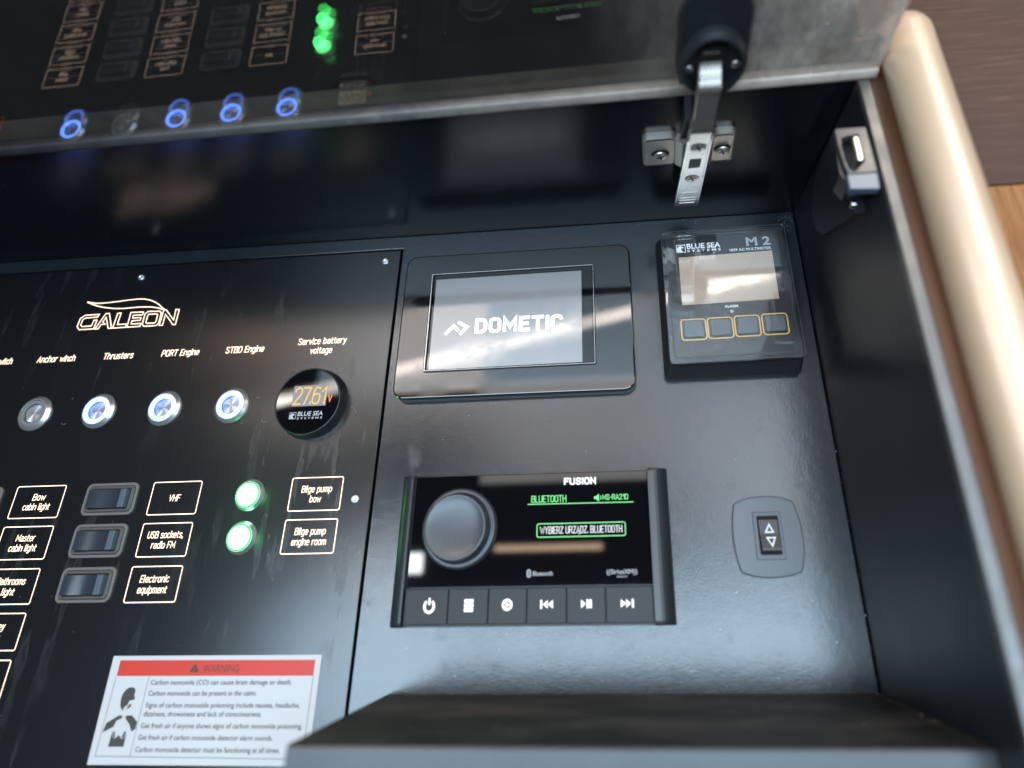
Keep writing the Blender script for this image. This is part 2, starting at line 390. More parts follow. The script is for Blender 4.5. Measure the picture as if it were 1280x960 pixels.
def text(s, x, y, w, h, z, material, parent, origin, name='lettering', align='c', shear=0.0, bold=0.0, hh=None):
    """flat printed text: fitted to width w and cap height h (mm), centred at (x, y) or left aligned at x"""
    cu = bpy.data.curves.new('t', 'FONT'); cu.body = s; cu.size = 1; cu.shear = shear; cu.offset = bold; cu.resolution_u = 3
    o = bpy.data.objects.new('t', cu); COL.objects.link(o)
    dg = bpy.context.evaluated_depsgraph_get(); me = bpy.data.meshes.new_from_object(o.evaluated_get(dg))
    bpy.data.objects.remove(o)
    xs = [v.co.x for v in me.vertices]; ys = [v.co.y for v in me.vertices]
    x0, x1 = min(xs), max(xs); cap = hh or 0.73
    sx = w / (x1 - x0); sy = h / cap
    yb = y - h / 2
    xl = x if align == 'l' else x - w / 2
    ox, oy, oz = origin
    for v in me.vertices:
        X = xl + (v.co.x - x0) * sx; Y = yb + v.co.y * sy
        v.co = W(X - ox, Y - oy, z - oz)
    me.materials.clear(); me.materials.append(material); me.name = name
    ob = bpy.data.objects.new(name, me); COL.objects.link(ob); ob.parent = parent
    return ob


# monoline engraved lettering: cap height 7, x-height 5; strokes are grid points, "|" starts a new stroke
def _g(t):
    out = []
    for st in t.split('|'):
        out.append([tuple(float(v) for v in p.split(',')) for p in st.split()])
    return out
GLYPHS = {k: (w, _g(t)) for k, w, t in [
('A',4.2,'0,0 2.1,7 4.2,0|.7,2.2 3.5,2.2'),('B',4,'0,0 0,7 2.8,7 3.7,6.4 3.7,4.4 2.8,3.7 0,3.7|2.8,3.7 4,3 4,.8 3,0 0,0'),
('C',3.8,'3.8,5.6 3.4,6.6 2.6,7 1.2,7 .3,6.5 0,5.5 0,1.5 .3,.5 1.2,0 2.6,0 3.4,.4 3.8,1.4'),('D',4,'0,0 0,7 2.4,7 3.5,6.4 4,5.2 4,1.8 3.5,.6 2.4,0 0,0'),
('E',3.4,'3.4,7 0,7 0,0 3.4,0|0,3.6 2.9,3.6'),('F',3.4,'3.4,7 0,7 0,0|0,3.5 2.9,3.5'),('G',4,'3.9,5.7 3.4,6.7 2.6,7 1.2,7 .3,6.5 0,5.5 0,1.5 .3,.5 1.2,0 2.8,0 3.7,.5 4,1.4 4,3.4 2.2,3.4'),
('H',4,'0,0 0,7|4,0 4,7|0,3.6 4,3.6'),('I',0,'0,0 0,7'),('L',3.2,'0,7 0,0 3.2,0'),('M',5,'0,0 0,7 2.5,2 5,7 5,0'),('N',4,'0,0 0,7 4,0 4,7'),
('O',4,'1.2,0 .3,.5 0,1.5 0,5.5 .3,6.5 1.2,7 2.8,7 3.7,6.5 4,5.5 4,1.5 3.7,.5 2.8,0 1.2,0'),('P',3.9,'0,0 0,7 2.8,7 3.6,6.5 3.9,5.7 3.9,4.4 3.6,3.6 2.8,3.1 0,3.1'),
('R',4,'0,0 0,7 2.8,7 3.6,6.5 3.9,5.7 3.9,4.6 3.6,3.8 2.8,3.4 0,3.4|2.2,3.4 4,0'),('S',3.8,'3.7,5.8 3.2,6.7 2.4,7 1.2,7 .3,6.4 .1,5.4 .4,4.4 3.3,2.8 3.8,1.8 3.6,.7 2.6,0 1.2,0 .3,.5 0,1.4'),
('T',4,'0,7 4,7|2,7 2,0'),('U',4,'0,7 0,1.5 .4,.4 1.3,0 2.7,0 3.6,.4 4,1.5 4,7'),('V',4,'0,7 2,0 4,7'),('W',6,'0,7 1.5,0 3,5.6 4.5,0 6,7'),('Y',4,'0,7 2,3.4 4,7|2,3.4 2,0'),
('Z',3.8,'0,7 3.8,7 0,0 3.8,0'),('K',3.8,'0,0 0,7|3.8,7 0,3|1.4,4.4 3.9,0'),('X',4,'0,0 4,7|0,7 4,0'),
('a',3.3,'.3,4.4 1,5 2.3,5 3.1,4.5 3.3,3.8 3.3,0|3.3,3 1,3 .2,2.6 0,1.8 0,1 .3,.3 1,0 2.2,0 3.3,.8'),('b',3.4,'0,7.2 0,0|0,4 1,5 2.4,5 3.2,4.4 3.4,3.6 3.4,1.4 3.2,.6 2.4,0 1,0 0,1'),
('c',3,'3,4.2 2.2,5 1,5 .2,4.4 0,3.6 0,1.4 .2,.6 1,0 2.2,0 3,.8'),('d',3.4,'3.4,7.2 3.4,0|3.4,4 2.4,5 1,5 .2,4.4 0,3.6 0,1.4 .2,.6 1,0 2.4,0 3.4,1'),
('e',3.3,'0,2.6 3.3,2.6 3.3,3.8 2.9,4.6 2.3,5 1,5 .3,4.5 0,3.6 0,1.4 .3,.5 1.1,0 2.3,0 3.1,.7'),('f',2.3,'.8,0 .8,5.8 1.2,6.8 2.3,7.1|0,4.8 2.2,4.8'),
('g',3.4,'3.4,5 3.4,-.9 3,-1.7 2.2,-2.1 .6,-2|3.4,4 2.4,5 1,5 .2,4.4 0,3.6 0,1.4 .2,.6 1,0 2.4,0 3.4,1'),('h',3.3,'0,0 0,7.2|0,3.8 1.2,5 2.4,5 3.1,4.5 3.3,3.7 3.3,0'),
('i',0,'0,0 0,5|0,6.3 0,7.1'),('k',3,'0,0 0,7.2|2.8,5 0,2.2|1.2,3.2 3,0'),('l',.9,'0,7.2 0,.9 .3,.2 .9,0'),('m',5.2,'0,0 0,5|0,4 .9,5 1.7,5 2.4,4.5 2.6,3.8 2.6,0|2.6,4 3.5,5 4.3,5 5,4.5 5.2,3.8 5.2,0'),
('n',3.3,'0,0 0,5|0,3.8 1.2,5 2.4,5 3.1,4.5 3.3,3.7 3.3,0'),('o',3.4,'1,0 .3,.5 0,1.4 0,3.6 .3,4.5 1,5 2.4,5 3.1,4.5 3.4,3.6 3.4,1.4 3.1,.5 2.4,0 1,0'),
('p',3.4,'0,5 0,-2.1|0,4 1,5 2.4,5 3.2,4.4 3.4,3.6 3.4,1.4 3.2,.6 2.4,0 1,0 0,1'),('q',3.4,'3.4,5 3.4,-2.1|3.4,4 2.4,5 1,5 .2,4.4 0,3.6 0,1.4 .2,.6 1,0 2.4,0 3.4,1'),
('r',2.2,'0,0 0,5|0,3.6 1,4.8 2.2,5'),('s',3,'2.9,4.3 2.3,5 .9,5 .2,4.5 .1,3.5 .6,2.9 2.5,2.2 3,1.5 2.9,.6 2.2,0 .8,0 0,.7'),('t',2.2,'.7,6.6 .7,1 1.1,.2 2.2,0|0,4.8 2.2,4.8'),
('u',3.3,'0,5 0,1.3 .3,.4 1,0 2.1,0 3.3,1.1|3.3,5 3.3,0'),('v',3.2,'0,5 1.6,0 3.2,5'),('w',4.8,'0,5 1.2,0 2.4,4.2 3.6,0 4.8,5'),('y',3.2,'0,5 1.7,.2|3.2,5 1.2,-1.3 .2,-2'),
(',',.5,'.5,.6 0,-1.2'),('.',0,'0,0 0,.7'),('-',2,'0,3.3 2,3.3'),('0',4,'1.2,0 .3,.5 0,1.5 0,5.5 .3,6.5 1.2,7 2.8,7 3.7,6.5 4,5.5 4,1.5 3.7,.5 2.8,0 1.2,0'),
('1',2.1,'0,5.2 2.1,7 2.1,0'),('2',3.9,'0,5.4 .3,6.4 1.2,7 2.7,7 3.6,6.4 3.8,5.2 3.4,4 0,0 3.9,0'),('3',3.8,'.1,6.4 1,7 2.7,7 3.6,6.3 3.6,4.4 2.7,3.7 1.4,3.7|2.7,3.7 3.8,2.9 3.8,.9 2.8,0 1,0 0,.7'),
('6',4,'3.5,6.6 2.6,7 1.4,7 .5,6.3 0,4.6 0,1.5 .3,.5 1.2,0 2.8,0 3.7,.5 4,1.5 4,2.9 3.6,3.8 2.7,4.2 1.2,4.2 .1,3.2'),('7',3.8,'0,7 3.8,7 1.3,0'),
('8',4,'1.1,0 .2,.6 0,1.6 .2,2.9 1.2,3.7 .3,4.4 .2,6 1.1,7 2.9,7 3.8,6 3.7,4.4 2.8,3.7 1.2,3.7|2.8,3.7 3.8,2.9 4,1.6 3.8,.6 2.9,0 1.1,0'),
('9',4,'.5,.4 1.4,0 2.6,0 3.5,.7 4,2.4 4,5.5 3.7,6.5 2.8,7 1.2,7 .3,6.5 0,5.5 0,4.1 .4,3.2 1.3,2.8 2.8,2.8 3.9,3.8'),('Ą',4.2,'0,0 2.1,7 4.2,0 3.6,-.9 4.3,-1.5|.7,2.2 3.5,2.2'),
('(',1.2,'1.2,7.6 .2,5.6 0,3 .2,.6 1.2,-1'),(')',1.2,'0,7.6 1,5.6 1.2,3 1,.6 0,-1'),('!',0,'0,0 0,.7|0,2 0,7')]}
def stroke_text(t, x, y, w, h, z, material, parent, origin, name='lettering', align='c', slant=0.0, weight=0.9, gap=1.5):
    """x, y: centre of the cap height (or left edge); w: total width; h: cap height; weight in grid units"""
    cur = 0; strokes = []
    for ch in t:
        if ch == ' ': cur += 3.0; continue
        wd, st = GLYPHS[ch]
        for p in st: strokes.append([(cur + a + b * slant, b) for a, b in p])
        cur += wd + gap
    tot = cur - gap + weight
    sx = w / tot; sy = h / (7.0 + weight)
    x0 = (x if align == 'l' else x - w / 2) + weight / 2 * sx; y0 = y - h / 2 + weight / 2 * sy
    mb = MB(); k = 0
    for p in strokes:
        if p[0] != p[-1] and len(p) > 1:
            # extend the ends by half the weight so the corners close
            q = [list(map(float, v)) for v in p]
            for i, j in ((0, 1), (-1, -2)):
                dx, dy = q[i][0] - q[j][0], q[i][1] - q[j][1]; l = math.hypot(dx, dy) or 1
                q[i][0] += dx / l * weight * .42; q[i][1] += dy / l * weight * .42
            p = q; closed = False
        else: p = p[:-1]; closed = True
        line(mb, [(x0 + a * sx, y0 + b * sy) for a, b in p], weight * (sx + sy) / 2, z + (k % 3) * 0.006, closed); k += 1
    return mb.build(name, material, parent, origin)

# ------------------------------------------------------------------ setting: recess walls and instrument board
def struct(o, label=None): tag(o, label, None, None, 'structure'); return o
XR = 217.7; YT = 196.5; YB = -123.5
# black void behind the board, seen only in the joints
mb = MB(); box(mb, -640, 300, -330, 330, -14, -8); struct(mb.build('backing_board', M['black_gap']))
# board with the devices: L-shaped satin plate, right field plus the strip above the switch panel
mb = MB()
prism(mb, [(-96.6, -320), (XR - 0.9, -320), (XR - 0.9, YT - .4), (-640, YT - .4), (-640, 185.2), (-96.6, 185.2)][::1], -6, 0, 0.35)
struct(mb.build('instrument_board', M['base_paint']))
# top wall of the recess
mb = MB(); mb.add([(-640, YT, -6), (XR + 9, YT, -6), (XR + 9, YT, 146), (-640, YT, 146)], [(0, 1, 2, 3)])
mb.add([(-640, YT + 5, -6), (XR + 9, YT + 5, -6), (XR + 9, YT + 5, 146), (-640, YT + 5, 146)], [(3, 2, 1, 0)])
mb.add([(-640, YT, 146), (XR + 9, YT, 146), (XR + 9, YT + 5, 146), (-640, YT + 5, 146)], [(0, 1, 2, 3)])
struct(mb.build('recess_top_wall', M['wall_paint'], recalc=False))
# right wall, flaring slightly outwards
mb = MB()
def wallx(z): return XR + z * 8.3 / 150
mb.add([(wallx(-6), -320, -6), (wallx(-6), YT, -6), (wallx(149), YT - 3, 149), (wallx(149), -320, 149)], [(0, 1, 2, 3)])
mb.add([(wallx(-6) + 4, -320, -6), (wallx(-6) + 4, YT, -6), (wallx(149) + 4, YT - 3, 149), (wallx(149) + 4, -320, 149)], [(3, 2, 1, 0)])
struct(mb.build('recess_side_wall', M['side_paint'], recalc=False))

# ledge across the lower part
mb = MB()
ZF = 124; YF = -125.6
P = [(-72.4, 0.5), (XR - 0.2, 0.5), (224.1, ZF - 2.4), (-69.4, ZF - 2.4)]
mb.add([(x, YB if z < 9 else YF, z) for x, z in P] + [(x, (YB if z < 9 else YF) - 3, z) for x, z in P], [(0, 1, 2, 3), (4, 7, 6, 5), (0, 3, 7, 4), (1, 5, 6, 2), (0, 4, 5, 1)])
lt = empty('ledge', (80, YB, 66), 'deep dark ledge below the stereo with a dusty brown top and blue-grey front', 'ledge')
mb.build('ledge_top', M['ledge_top'], lt, (80, YB, 66))
mb = MB()
prof = [(-6, -330)]
xa, xb = -69.8, 224.2
pr = [(YB - 330, ZF), (YF - 1.6, ZF), (YF - 0.6, ZF - .4), (YF + 0.05, ZF - 1.3), (YF + 0.15, ZF - 2.6), (YB - 330, ZF - 6)]
vs = [(xa, y, z) for y, z in pr] + [(xb, y, z) for y, z in pr]; n = len(pr)
mb.add(vs, [(i, (i + 1) % n, n + (i + 1) % n, n + i) for i in range(n)] + [tuple(range(n)), tuple(range(n, 2 * n))])
mb.build('front_panel', M['ledge_paint'], lt, (80, YB, 66))
mb = MB(); box(mb, -72, -69.9, YB - 330, YB - 8, 1, 117); mb.build('side_panel', M['base_paint'], lt, (80, YB, 66))
# crumbs in the joint behind the ledge
mb = MB()
for i in range(170):
    t = random.random()
    if t < 0.75: x, z, y = random.uniform(-60, 214), random.uniform(0.8, 4) if random.random() < .7 else random.uniform(2, 110), YB
    else: z = random.uniform(2, 120); x = wallx(z) - random.uniform(0.5, 3); y = YB
    s = random.uniform(0.12, 0.38); y = YB + (YF - YB) * z / ZF
    if i % 23 == 0: s *= 1.8
    q = [(x + s * random.uniform(.6, 1.4) * a, y + s * random.uniform(.3, 1.2) * b + s * .5, z + s * c * random.uniform(.6, 1.4)) for a, b, c in ((1, 0, 0), (-1, 0, .3), (0, 1, 0), (0, 0, 1), (0, 0, -1), (.2, -.6, 0))]
    mb.add(q, [(0, 2, 3), (2, 1, 3), (1, 2, 4), (2, 0, 4), (0, 3, 5), (3, 1, 5), (1, 4, 5), (4, 0, 5)])
o = mb.build('dust_crumbs', M['crumb']); tag(o, 'pale crumbs and dust lying along the back joint of the ledge', 'crumbs', kind='stuff')

# outer frame of the hatch opening: metal flange, wooden groove, grab rail, woods
mb = MB()
pf = [(225.7, 146), (225.7, 150.2), (226.2, 150.8), (231.6, 150.8), (232.2, 150.2), (232.2, 146)]
def extrude_y(mb, prof, y0, y1, smooth=False):
    n = len(prof); mb.add([(x, y0, z) for x, z in prof] + [(x, y1, z) for x, z in prof],
        [(i, (i + 1) % n, n + (i + 1) % n, n + i) for i in range(n)], smooth)
    k = len(mb.v) - 2 * n; mb.f += [tuple(k + i for i in range(n)), tuple(k + n + i for i in range(n))]; mb.sm += [False, False]
extrude_y(mb, pf, -320, 192.3)
struct(mb.build('metal_flange', M['flange']))
mb = MB(); extrude_y(mb, [(232.3, 120), (232.3, 145.5), (245, 145.5), (245, 120)], -320, 230); struct(mb.build('wood_groove', M['groove_wood']))
# rail with rounded top end
rx, rz, rr = 253.9, 157.5, 15.2
rings = []
for y, k in [(-320, 1), (214, 1)] + [(214 + 16 * math.sin(a * math.pi / 14), math.cos(a * math.pi / 14)) for a in range(1, 7)]:
    rings.append((y, k))
vs = []; fs = []; N = 40
for y, k in rings:
    for i in range(N):
        t = 2 * math.pi * i / N; vs.append((rx + rr * k * math.cos(t), y, rz + rr * k * math.sin(t)))
for q in range(len(rings) - 1):
    for i in range(N):
        j = (i + 1) % N; fs.append((q * N + i, q * N + j, (q + 1) * N + j, (q + 1) * N + i))
mb = MB(); mb.add(vs, fs, True); mb.f.append(tuple(range(len(vs) - N, len(vs)))); mb.sm.append(True)
rail = mb.build('grab_rail', M['rail'], origin=(0, 0, 0)); tag(rail, 'pale rounded wooden rail along the right side of the hatch', 'rail')
mb = MB()
vs = []; fs = []
A = [math.radians(a) for a in range(-50, 81, 10)]
for y, r_, in ((216, 16.4), (236, 16.4)):
    pass
for i, t in enumerate([math.radians(a) for a in range(20, 105, 8)]):
    for (r1, dz) in ((15.8, 0), (18.2, 0), (18.2, -6), (15.8, -6)):
        vs.append((rx + r1 * math.cos(t), 214 + 1.06 * r1 * math.sin(t), rz - 4 + dz))
nn = 11
for i in range(nn - 1):
    for k in range(4): fs.append((i * 4 + k, i * 4 + (k + 1) % 4, (i + 1) * 4 + (k + 1) % 4, (i + 1) * 4 + k))
mb.add(vs, fs); mb.build('end_trim', M['flange'], rail)
mb = MB(); box(mb, 245, 700, 131.5, 520, 100, 128); struct(mb.build('dark_wood_panel', M['dark_wood']))
mb = MB(); box(mb, 245, 700, -320, 129.6, 96, 129); struct(mb.build('oak_panel', M['oak']))
mb = MB(); box(mb, 245.5, 699, 128, 133, 90, 108); struct(mb.build('panel_joint', M['black_gap']))
mb = MB(); prism(mb, [(302, 280), (318, 272.5), (345, 276), (360, 300), (300, 320)], 128.1, 131, .5)
o = mb.build('light_trim', M['sticker']); tag(o, 'pale trim corner at the very top right above the dark wood', 'trim')

mb = MB(); random.seed(5)
for i in range(260):
    k = random.random()
    if k < .3: x, y = random.gauss(210, 5), random.gauss(188, 5)
    elif k < .5: x, y = random.uniform(-300, 215), random.gauss(193, 1.6)
    elif k < .65: x, y = 217 - abs(random.gauss(0, 1.2)), random.uniform(-120, 190)
    else: x, y = random.uniform(-92, 215), random.uniform(-120, 190)
    if x > 217 or y > 196 or y < -123: continue
    sz = random.uniform(.08, .26); a = random.uniform(0, 6); e = random.uniform(1, 2.6)
    mb.add([(x + sz * e * math.cos(a) * u - sz * math.sin(a) * v, y + sz * e * math.sin(a) * u + sz * math.cos(a) * v, .05 + w) for u, v, w in ((1, 0, 0), (0, 1, 0), (-1, 0, 0), (0, -1, 0), (0, 0, .18))], [(0, 1, 4), (1, 2, 4), (2, 3, 4), (3, 0, 4)])
for y in (122, 84, 41, 12, -8, -24, -31, -62, -84, -101, -117):
    x = 217.2; sz = .35 if y not in (-84, 12) else .75
    mb.add([(x - sz, y, .05), (x, y + sz * 1.3, .05), (x + sz * .4, y, .3), (x, y - sz, .05), (x - sz * .2, y, .6)], [(0, 1, 4), (1, 2, 4), (2, 3, 4), (3, 0, 4)])
o = mb.build('dust_flecks', M['fleck']); tag(o, 'fine pale dust flecks on the dark board and its corners', 'dust', kind='stuff')
# ------------------------------------------------------------------ hinged lid (smoked acrylic), opened square to the board
def lidy(x, z): return (199.364 + 0.0105 * x - 0.0355 * z) / 0.9993
lid = empty('hatch_lid', (-200, 195, 150), 'smoked glossy black acrylic hatch lid mirroring the switch panel, open along the top', 'lid')
LO = (-200, 195, 150)
LX0, LX1, LZ0, LZ1 = -640, 236.5, 150.5, 430
def lsheet(mb, x0, x1, z0, z1, dy, seg=1):
    mb.add([(x, lidy(x, z) + dy, z) for x, z in ((x0, z0), (x1, z0), (x1, z1), (x0, z1))], [(0, 1, 2, 3)])
mb = MB(); lsheet(mb, LX0, LX1, LZ0, LZ1, 0); mb.build('acrylic_front', M['pane'], lid, LO, recalc=False)
mb = MB(); lsheet(mb, LX0, LX1 - 2, LZ0 + 1, LZ1, 6.0); mb.build('acrylic_back', M['pane_back'], lid, LO, recalc=False)
mb = MB(); lsheet(mb, LX0, LX1 - .5, LZ0 + 0.3, LZ0 + 22, 6.6); mb.build('border_strip', M['lid_strip'], lid, LO, recalc=False)
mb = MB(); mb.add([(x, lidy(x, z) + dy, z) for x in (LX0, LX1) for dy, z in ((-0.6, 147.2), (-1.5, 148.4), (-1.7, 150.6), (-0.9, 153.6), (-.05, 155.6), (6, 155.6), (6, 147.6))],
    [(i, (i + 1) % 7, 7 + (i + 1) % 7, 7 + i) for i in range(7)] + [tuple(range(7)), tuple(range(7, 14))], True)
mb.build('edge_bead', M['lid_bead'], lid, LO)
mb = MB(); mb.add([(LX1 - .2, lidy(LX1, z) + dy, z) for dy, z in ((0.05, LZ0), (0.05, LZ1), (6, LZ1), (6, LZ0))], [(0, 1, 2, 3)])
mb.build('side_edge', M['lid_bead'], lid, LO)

# ------------------------------------------------------------------ hinge
HO = (138, 190, 130)
hinge = empty('cabinet_hinge', HO, 'nickel concealed cabinet hinge with a round black cup joining the lid to the top wall', 'hinge')
# cup: black plastic tear-shaped housing with a raised collar hanging under the lid
cx, cz = 141, 178
def lid_round(mb, outline, y0, y1, c=0.0, dish=None):
    """prism standing off the lid underside, outline in (x, z)"""
    rings = [(outline, y0), (outline, y1 + c), (offset(outline, c), y1)] if c else [(outline, y0), (outline, y1)]
    if dish: rings += [(offset(outline, dish[0]), y1), (offset(outline, dish[0] + 1.0), y1 + dish[1])]
    n = len(outline); vs = [(x, y, z) for P, y in rings for x, z in P]
    fs = [(k * n + i, k * n + (i + 1) % n, (k + 1) * n + (i + 1) % n, (k + 1) * n + i) for k in range(len(rings) - 1) for i in range(n)]
    mb.add(vs, fs, False); mb.f.append(tuple(len(mb.v) - n + i for i in range(n))); mb.sm.append(False)
tear = []
for i in range(48):
    t = 2 * math.pi * i / 48; r1 = 18.5
    z = cz + r1 * math.sin(t) * (1.35 if math.sin(t) > 0 else 1.3); x = cx + r1 * math.cos(t) * (1 if math.sin(t) > 0 else (1 - 0.22 * math.sin(t) ** 2))
    tear.append((x, z))
P = [(cx + 19.5 * math.cos(t), 207 + 24 * math.sin(t)) for t in [math.radians(-10 + 200 * i / 20) for i in range(21)]] + [(cx - 19.5, 172), (cx - 17, 160), (cx + 17, 160), (cx + 19.5, 172)]
mb = MB(); lid_round(mb, P, 197, 191.5, 1.5); mb.build('cup_housing', M['satin_black'], hinge, HO)
mb = MB(); lid_round(mb, tear, 191.4, 184, 3.2, (2.0, 5)); mb.build('cup', M['satin_black'], hinge, HO)
mb = MB(); box(mb, cx - 8.5, cx + 7.5, 188.2, 189.4, cz - 19, cz + 14); mb.build('cup_slot', M['black_gap'], hinge, HO)
mb = MB(); box(mb, cx - 6, cx + 3, 187.2, 188.1, cz + 9, cz + 10.6); mb.build('hinge_pin', M['nickel'], hinge, HO)
def screw_down(x, y, z, r, name='screw', par=hinge, org=HO, mt='plate_nickel'):
    """pan-head screw whose head looks down (-Y): outline in x,z"""
    n = 20; vs = []; fs = []
    prof = [(r, y + 1.2), (r, y + 0.5), (r * .8, y + 0.08), (r * .45, y)]
    for q, yy in prof: vs += [(x + q * math.cos(2 * math.pi * i / n), yy, z + q * math.sin(2 * math.pi * i / n)) for i in range(n)]
    fs = [(k * n + i, k * n + (i + 1) % n, (k + 1) * n + (i + 1) % n, (k + 1) * n + i) for k in range(3) for i in range(n)]
    mb = MB(); mb.add(vs, fs, True); mb.f.append(tuple(range(3 * n, 4 * n))); mb.sm.append(False)
    s = mb.build(name, M[mt], par, org)
    mb = MB(); a = .35
    for ang in (a, a + math.pi / 2):
        c_, s_ = math.cos(ang), math.sin(ang); L_, w_ = r * .62, r * .14
        q = [(-L_, -w_), (L_, -w_), (L_, w_), (-L_, w_)]
        mb.add([(x + u * c_ - v * s_, y - 0.03 - (0.01 if ang > 1 else 0), z + u * s_ + v * c_) for u, v in q], [(0, 1, 2, 3)])
    mb.build('cross_slot', M['screw_dark'], s, (0, 0, 0)).location = -W(*org) + W(0, 0, 0) if False else (0, 0, 0)
    # slot verts were written without the parent's origin: shift them
    sl = s.children[0]; sl.data.transform(Matrix.Translation(-W(*org)))
    return s
screw_down(128.0, 187.4, 176.0, 2.7); screw_down(153.6, 187.4, 177.0, 2.7)
# mounting plate on the top wall
mb = MB()
def wing(mb, P, y0, y1, c=1.0):
    lid_round(mb, P, y0, y1, c)
wing(mb, rrect(101.5, 124, 81, 113, 4), 196.4, 191.5, 1.4); wing(mb, rrect(146, 161.5, 81, 113.5, 4), 196.4, 191.5, 1.4)
mb.add([(x, y, z) for z in (84, 110) for x, y in ((123, 196.2), (123, 190.5), (127, 187.5), (144, 187.5), (147, 190.5), (147, 196.2))],
       [(0, 1, 7, 6), (1, 2, 8, 7), (2, 3, 9, 8), (3, 4, 10, 9), (4, 5, 11, 10), (0, 5, 4, 3, 2, 1), (6, 7, 8, 9, 10, 11)])
mb.build('mounting_plate', M['plate_nickel'], hinge, HO)
for P_ in (rrect(103.2, 123.0, 82.6, 111.4, 3.2), rrect(147.0, 159.8, 82.6, 111.8, 3.2)):
    mb = MB(); n_ = len(P_); Q_ = offset(P_, .9)
    vs = [(x, 191.45, z) for x, z in P_] + [(x, 190.9, z) for x, z in offset(P_, .45)] + [(x, 191.45, z) for x, z in Q_]
    mb.add(vs, [(k * n_ + i, k * n_ + (i + 1) % n_, (k + 1) * n_ + (i + 1) % n_, (k + 1) * n_ + i) for k in range(2) for i in range(n_)], True)
    mb.build('pressed_rim', M['chrome'], hinge, HO)
for x, z in ((113, 96), (153.5, 97)):
    mb = MB(); n = 24
    lid_round(mb, [(x + 6.0 * math.cos(2 * math.pi * i / n), z + 4.2 * math.sin(2 * math.pi * i / n)) for i in range(n)], 191.6, 191.3)
    mb.build('screw_well', M['screw_dark'], hinge, HO)
    screw_down(x, 188.6, z - .5, 4.5)
# arm: folded channel running from the cup down over the plate
axis = [(140.2, 192, 196), (140.0, 190.5, 186), (139.8, 188, 180.5), (139.4, 182, 175), (139.0, 177.6, 171), (138.4, 176, 167), (137.6, 175.4, 155), (137.2, 175, 149.5),
        (136.6, 174.2, 147.4), (136.0, 172.2, 143.6), (135.6, 171.6, 140.8), (135.3, 172.0, 137), (133.6, 178, 90), (132.4, 181.5, 60), (131.4, 184.4, 38)]
half = [6.0, 6.2, 6.4, 6.6, 6.7, 6.7, 6.6, 6.7, 6.9, 7.2, 7.0, 7.0, 7.7, 8.2, 8.5]
def spline4(P, n=4):
    out = []
    for i in range(len(P) - 1):
        p0, p1, p2, p3 = P[max(i - 1, 0)], P[i], P[i + 1], P[min(i + 2, len(P) - 1)]
        for k in range(n):
            t = k / n
            out.append(tuple(0.5 * (2 * p1[a] + (p2[a] - p0[a]) * t + (2 * p0[a] - 5 * p1[a] + 4 * p2[a] - p3[a]) * t * t + (3 * p1[a] - p0[a] - 3 * p2[a] + p3[a]) * t ** 3) for a in range(len(p1))))
    return out + [P[-1]]
sp4 = spline4([(*a_, h_) for a_, h_ in zip(axis[:12], half[:12])]) + [(*a_, h_) for a_, h_ in zip(axis[12:], half[12:])]
axis = [p[:3] for p in sp4]; half = [p[3] for p in sp4]
mb = MB(); vs = []; fs = []
for (x, y, z), h_ in zip(axis, half):
    for dx, dy in ((-h_, 5.0), (-h_, 1.0), (-h_ + .9, 0.1), (h_ - .9, 0.1), (h_, 1.0), (h_, 5.0)): vs.append((x + dx, y + dy, z))
for k in range(len(axis) - 1):
    for i in range(5): fs.append((k * 6 + i, k * 6 + i + 1, (k + 1) * 6 + i + 1, (k + 1) * 6 + i))
fs.append(tuple(range(len(vs) - 6, len(vs))))
mb.add(vs, fs); arm = mb.build('arm', M['nickel'], hinge, HO)
mb = MB()
def slope_y(z): return 172.1 + (137 - z) * (184.4 - 172.1) / 99
def slope_x(z): return 135.3 - (137 - z) * 3.9 / 99
for z in (44, 48.5, 53, 61):
    box(mb, slope_x(z) - 5.4, slope_x(z) + 5.4, slope_y(z) - .25, slope_y(z) + .3, z - .7, z + .7)
rb = mb.build('stamped_ribs', M['chrome'], hinge, HO)
mb = MB()
for sgn in (-1, 1):
    vs = []
    for z in (133, 40):
        hw = 6.1 + (133 - z) * .0155
        for a, d in ((hw, 0.2), (hw + .35, -.45), (hw + 1.0, -.45), (hw + 1.35, .2)): vs.append((slope_x(z) + sgn * a, slope_y(z) + d, z))
    mb.add(vs, [(i, i + 1, 5 + i, 4 + i) for i in range(3)])
mb.build('raised_edge', M['chrome'], hinge, HO)
screw_down(slope_x(125), slope_y(125) - 0.9, 125, 4.9); screw_down(slope_x(84), slope_y(84) - 0.7, 84, 4.7)
mb = MB(); z0, z1 = 98, 110
mb.add([(slope_x(z) + a * 3.7, slope_y(z) + .04, z) for a, z in ((-1, z0), (1, z0), (1, z1), (-1, z1))], [(0, 1, 2, 3)])
mb.build('slot', M['screw_dark'], hinge, HO)
mb = MB(); mb.add([(126, 191, 126), (126, 184, 160), (126.5, 177, 150), (124.5, 184, 120), (130, 191, 126), (130, 184, 160), (130, 177, 150), (130, 184, 120)],
    [(0, 1, 2, 3), (4, 7, 6, 5), (0, 3, 7, 4), (1, 5, 6, 2), (2, 6, 7, 3)]); mb.build('side_link', M['satin_black'], hinge, HO)

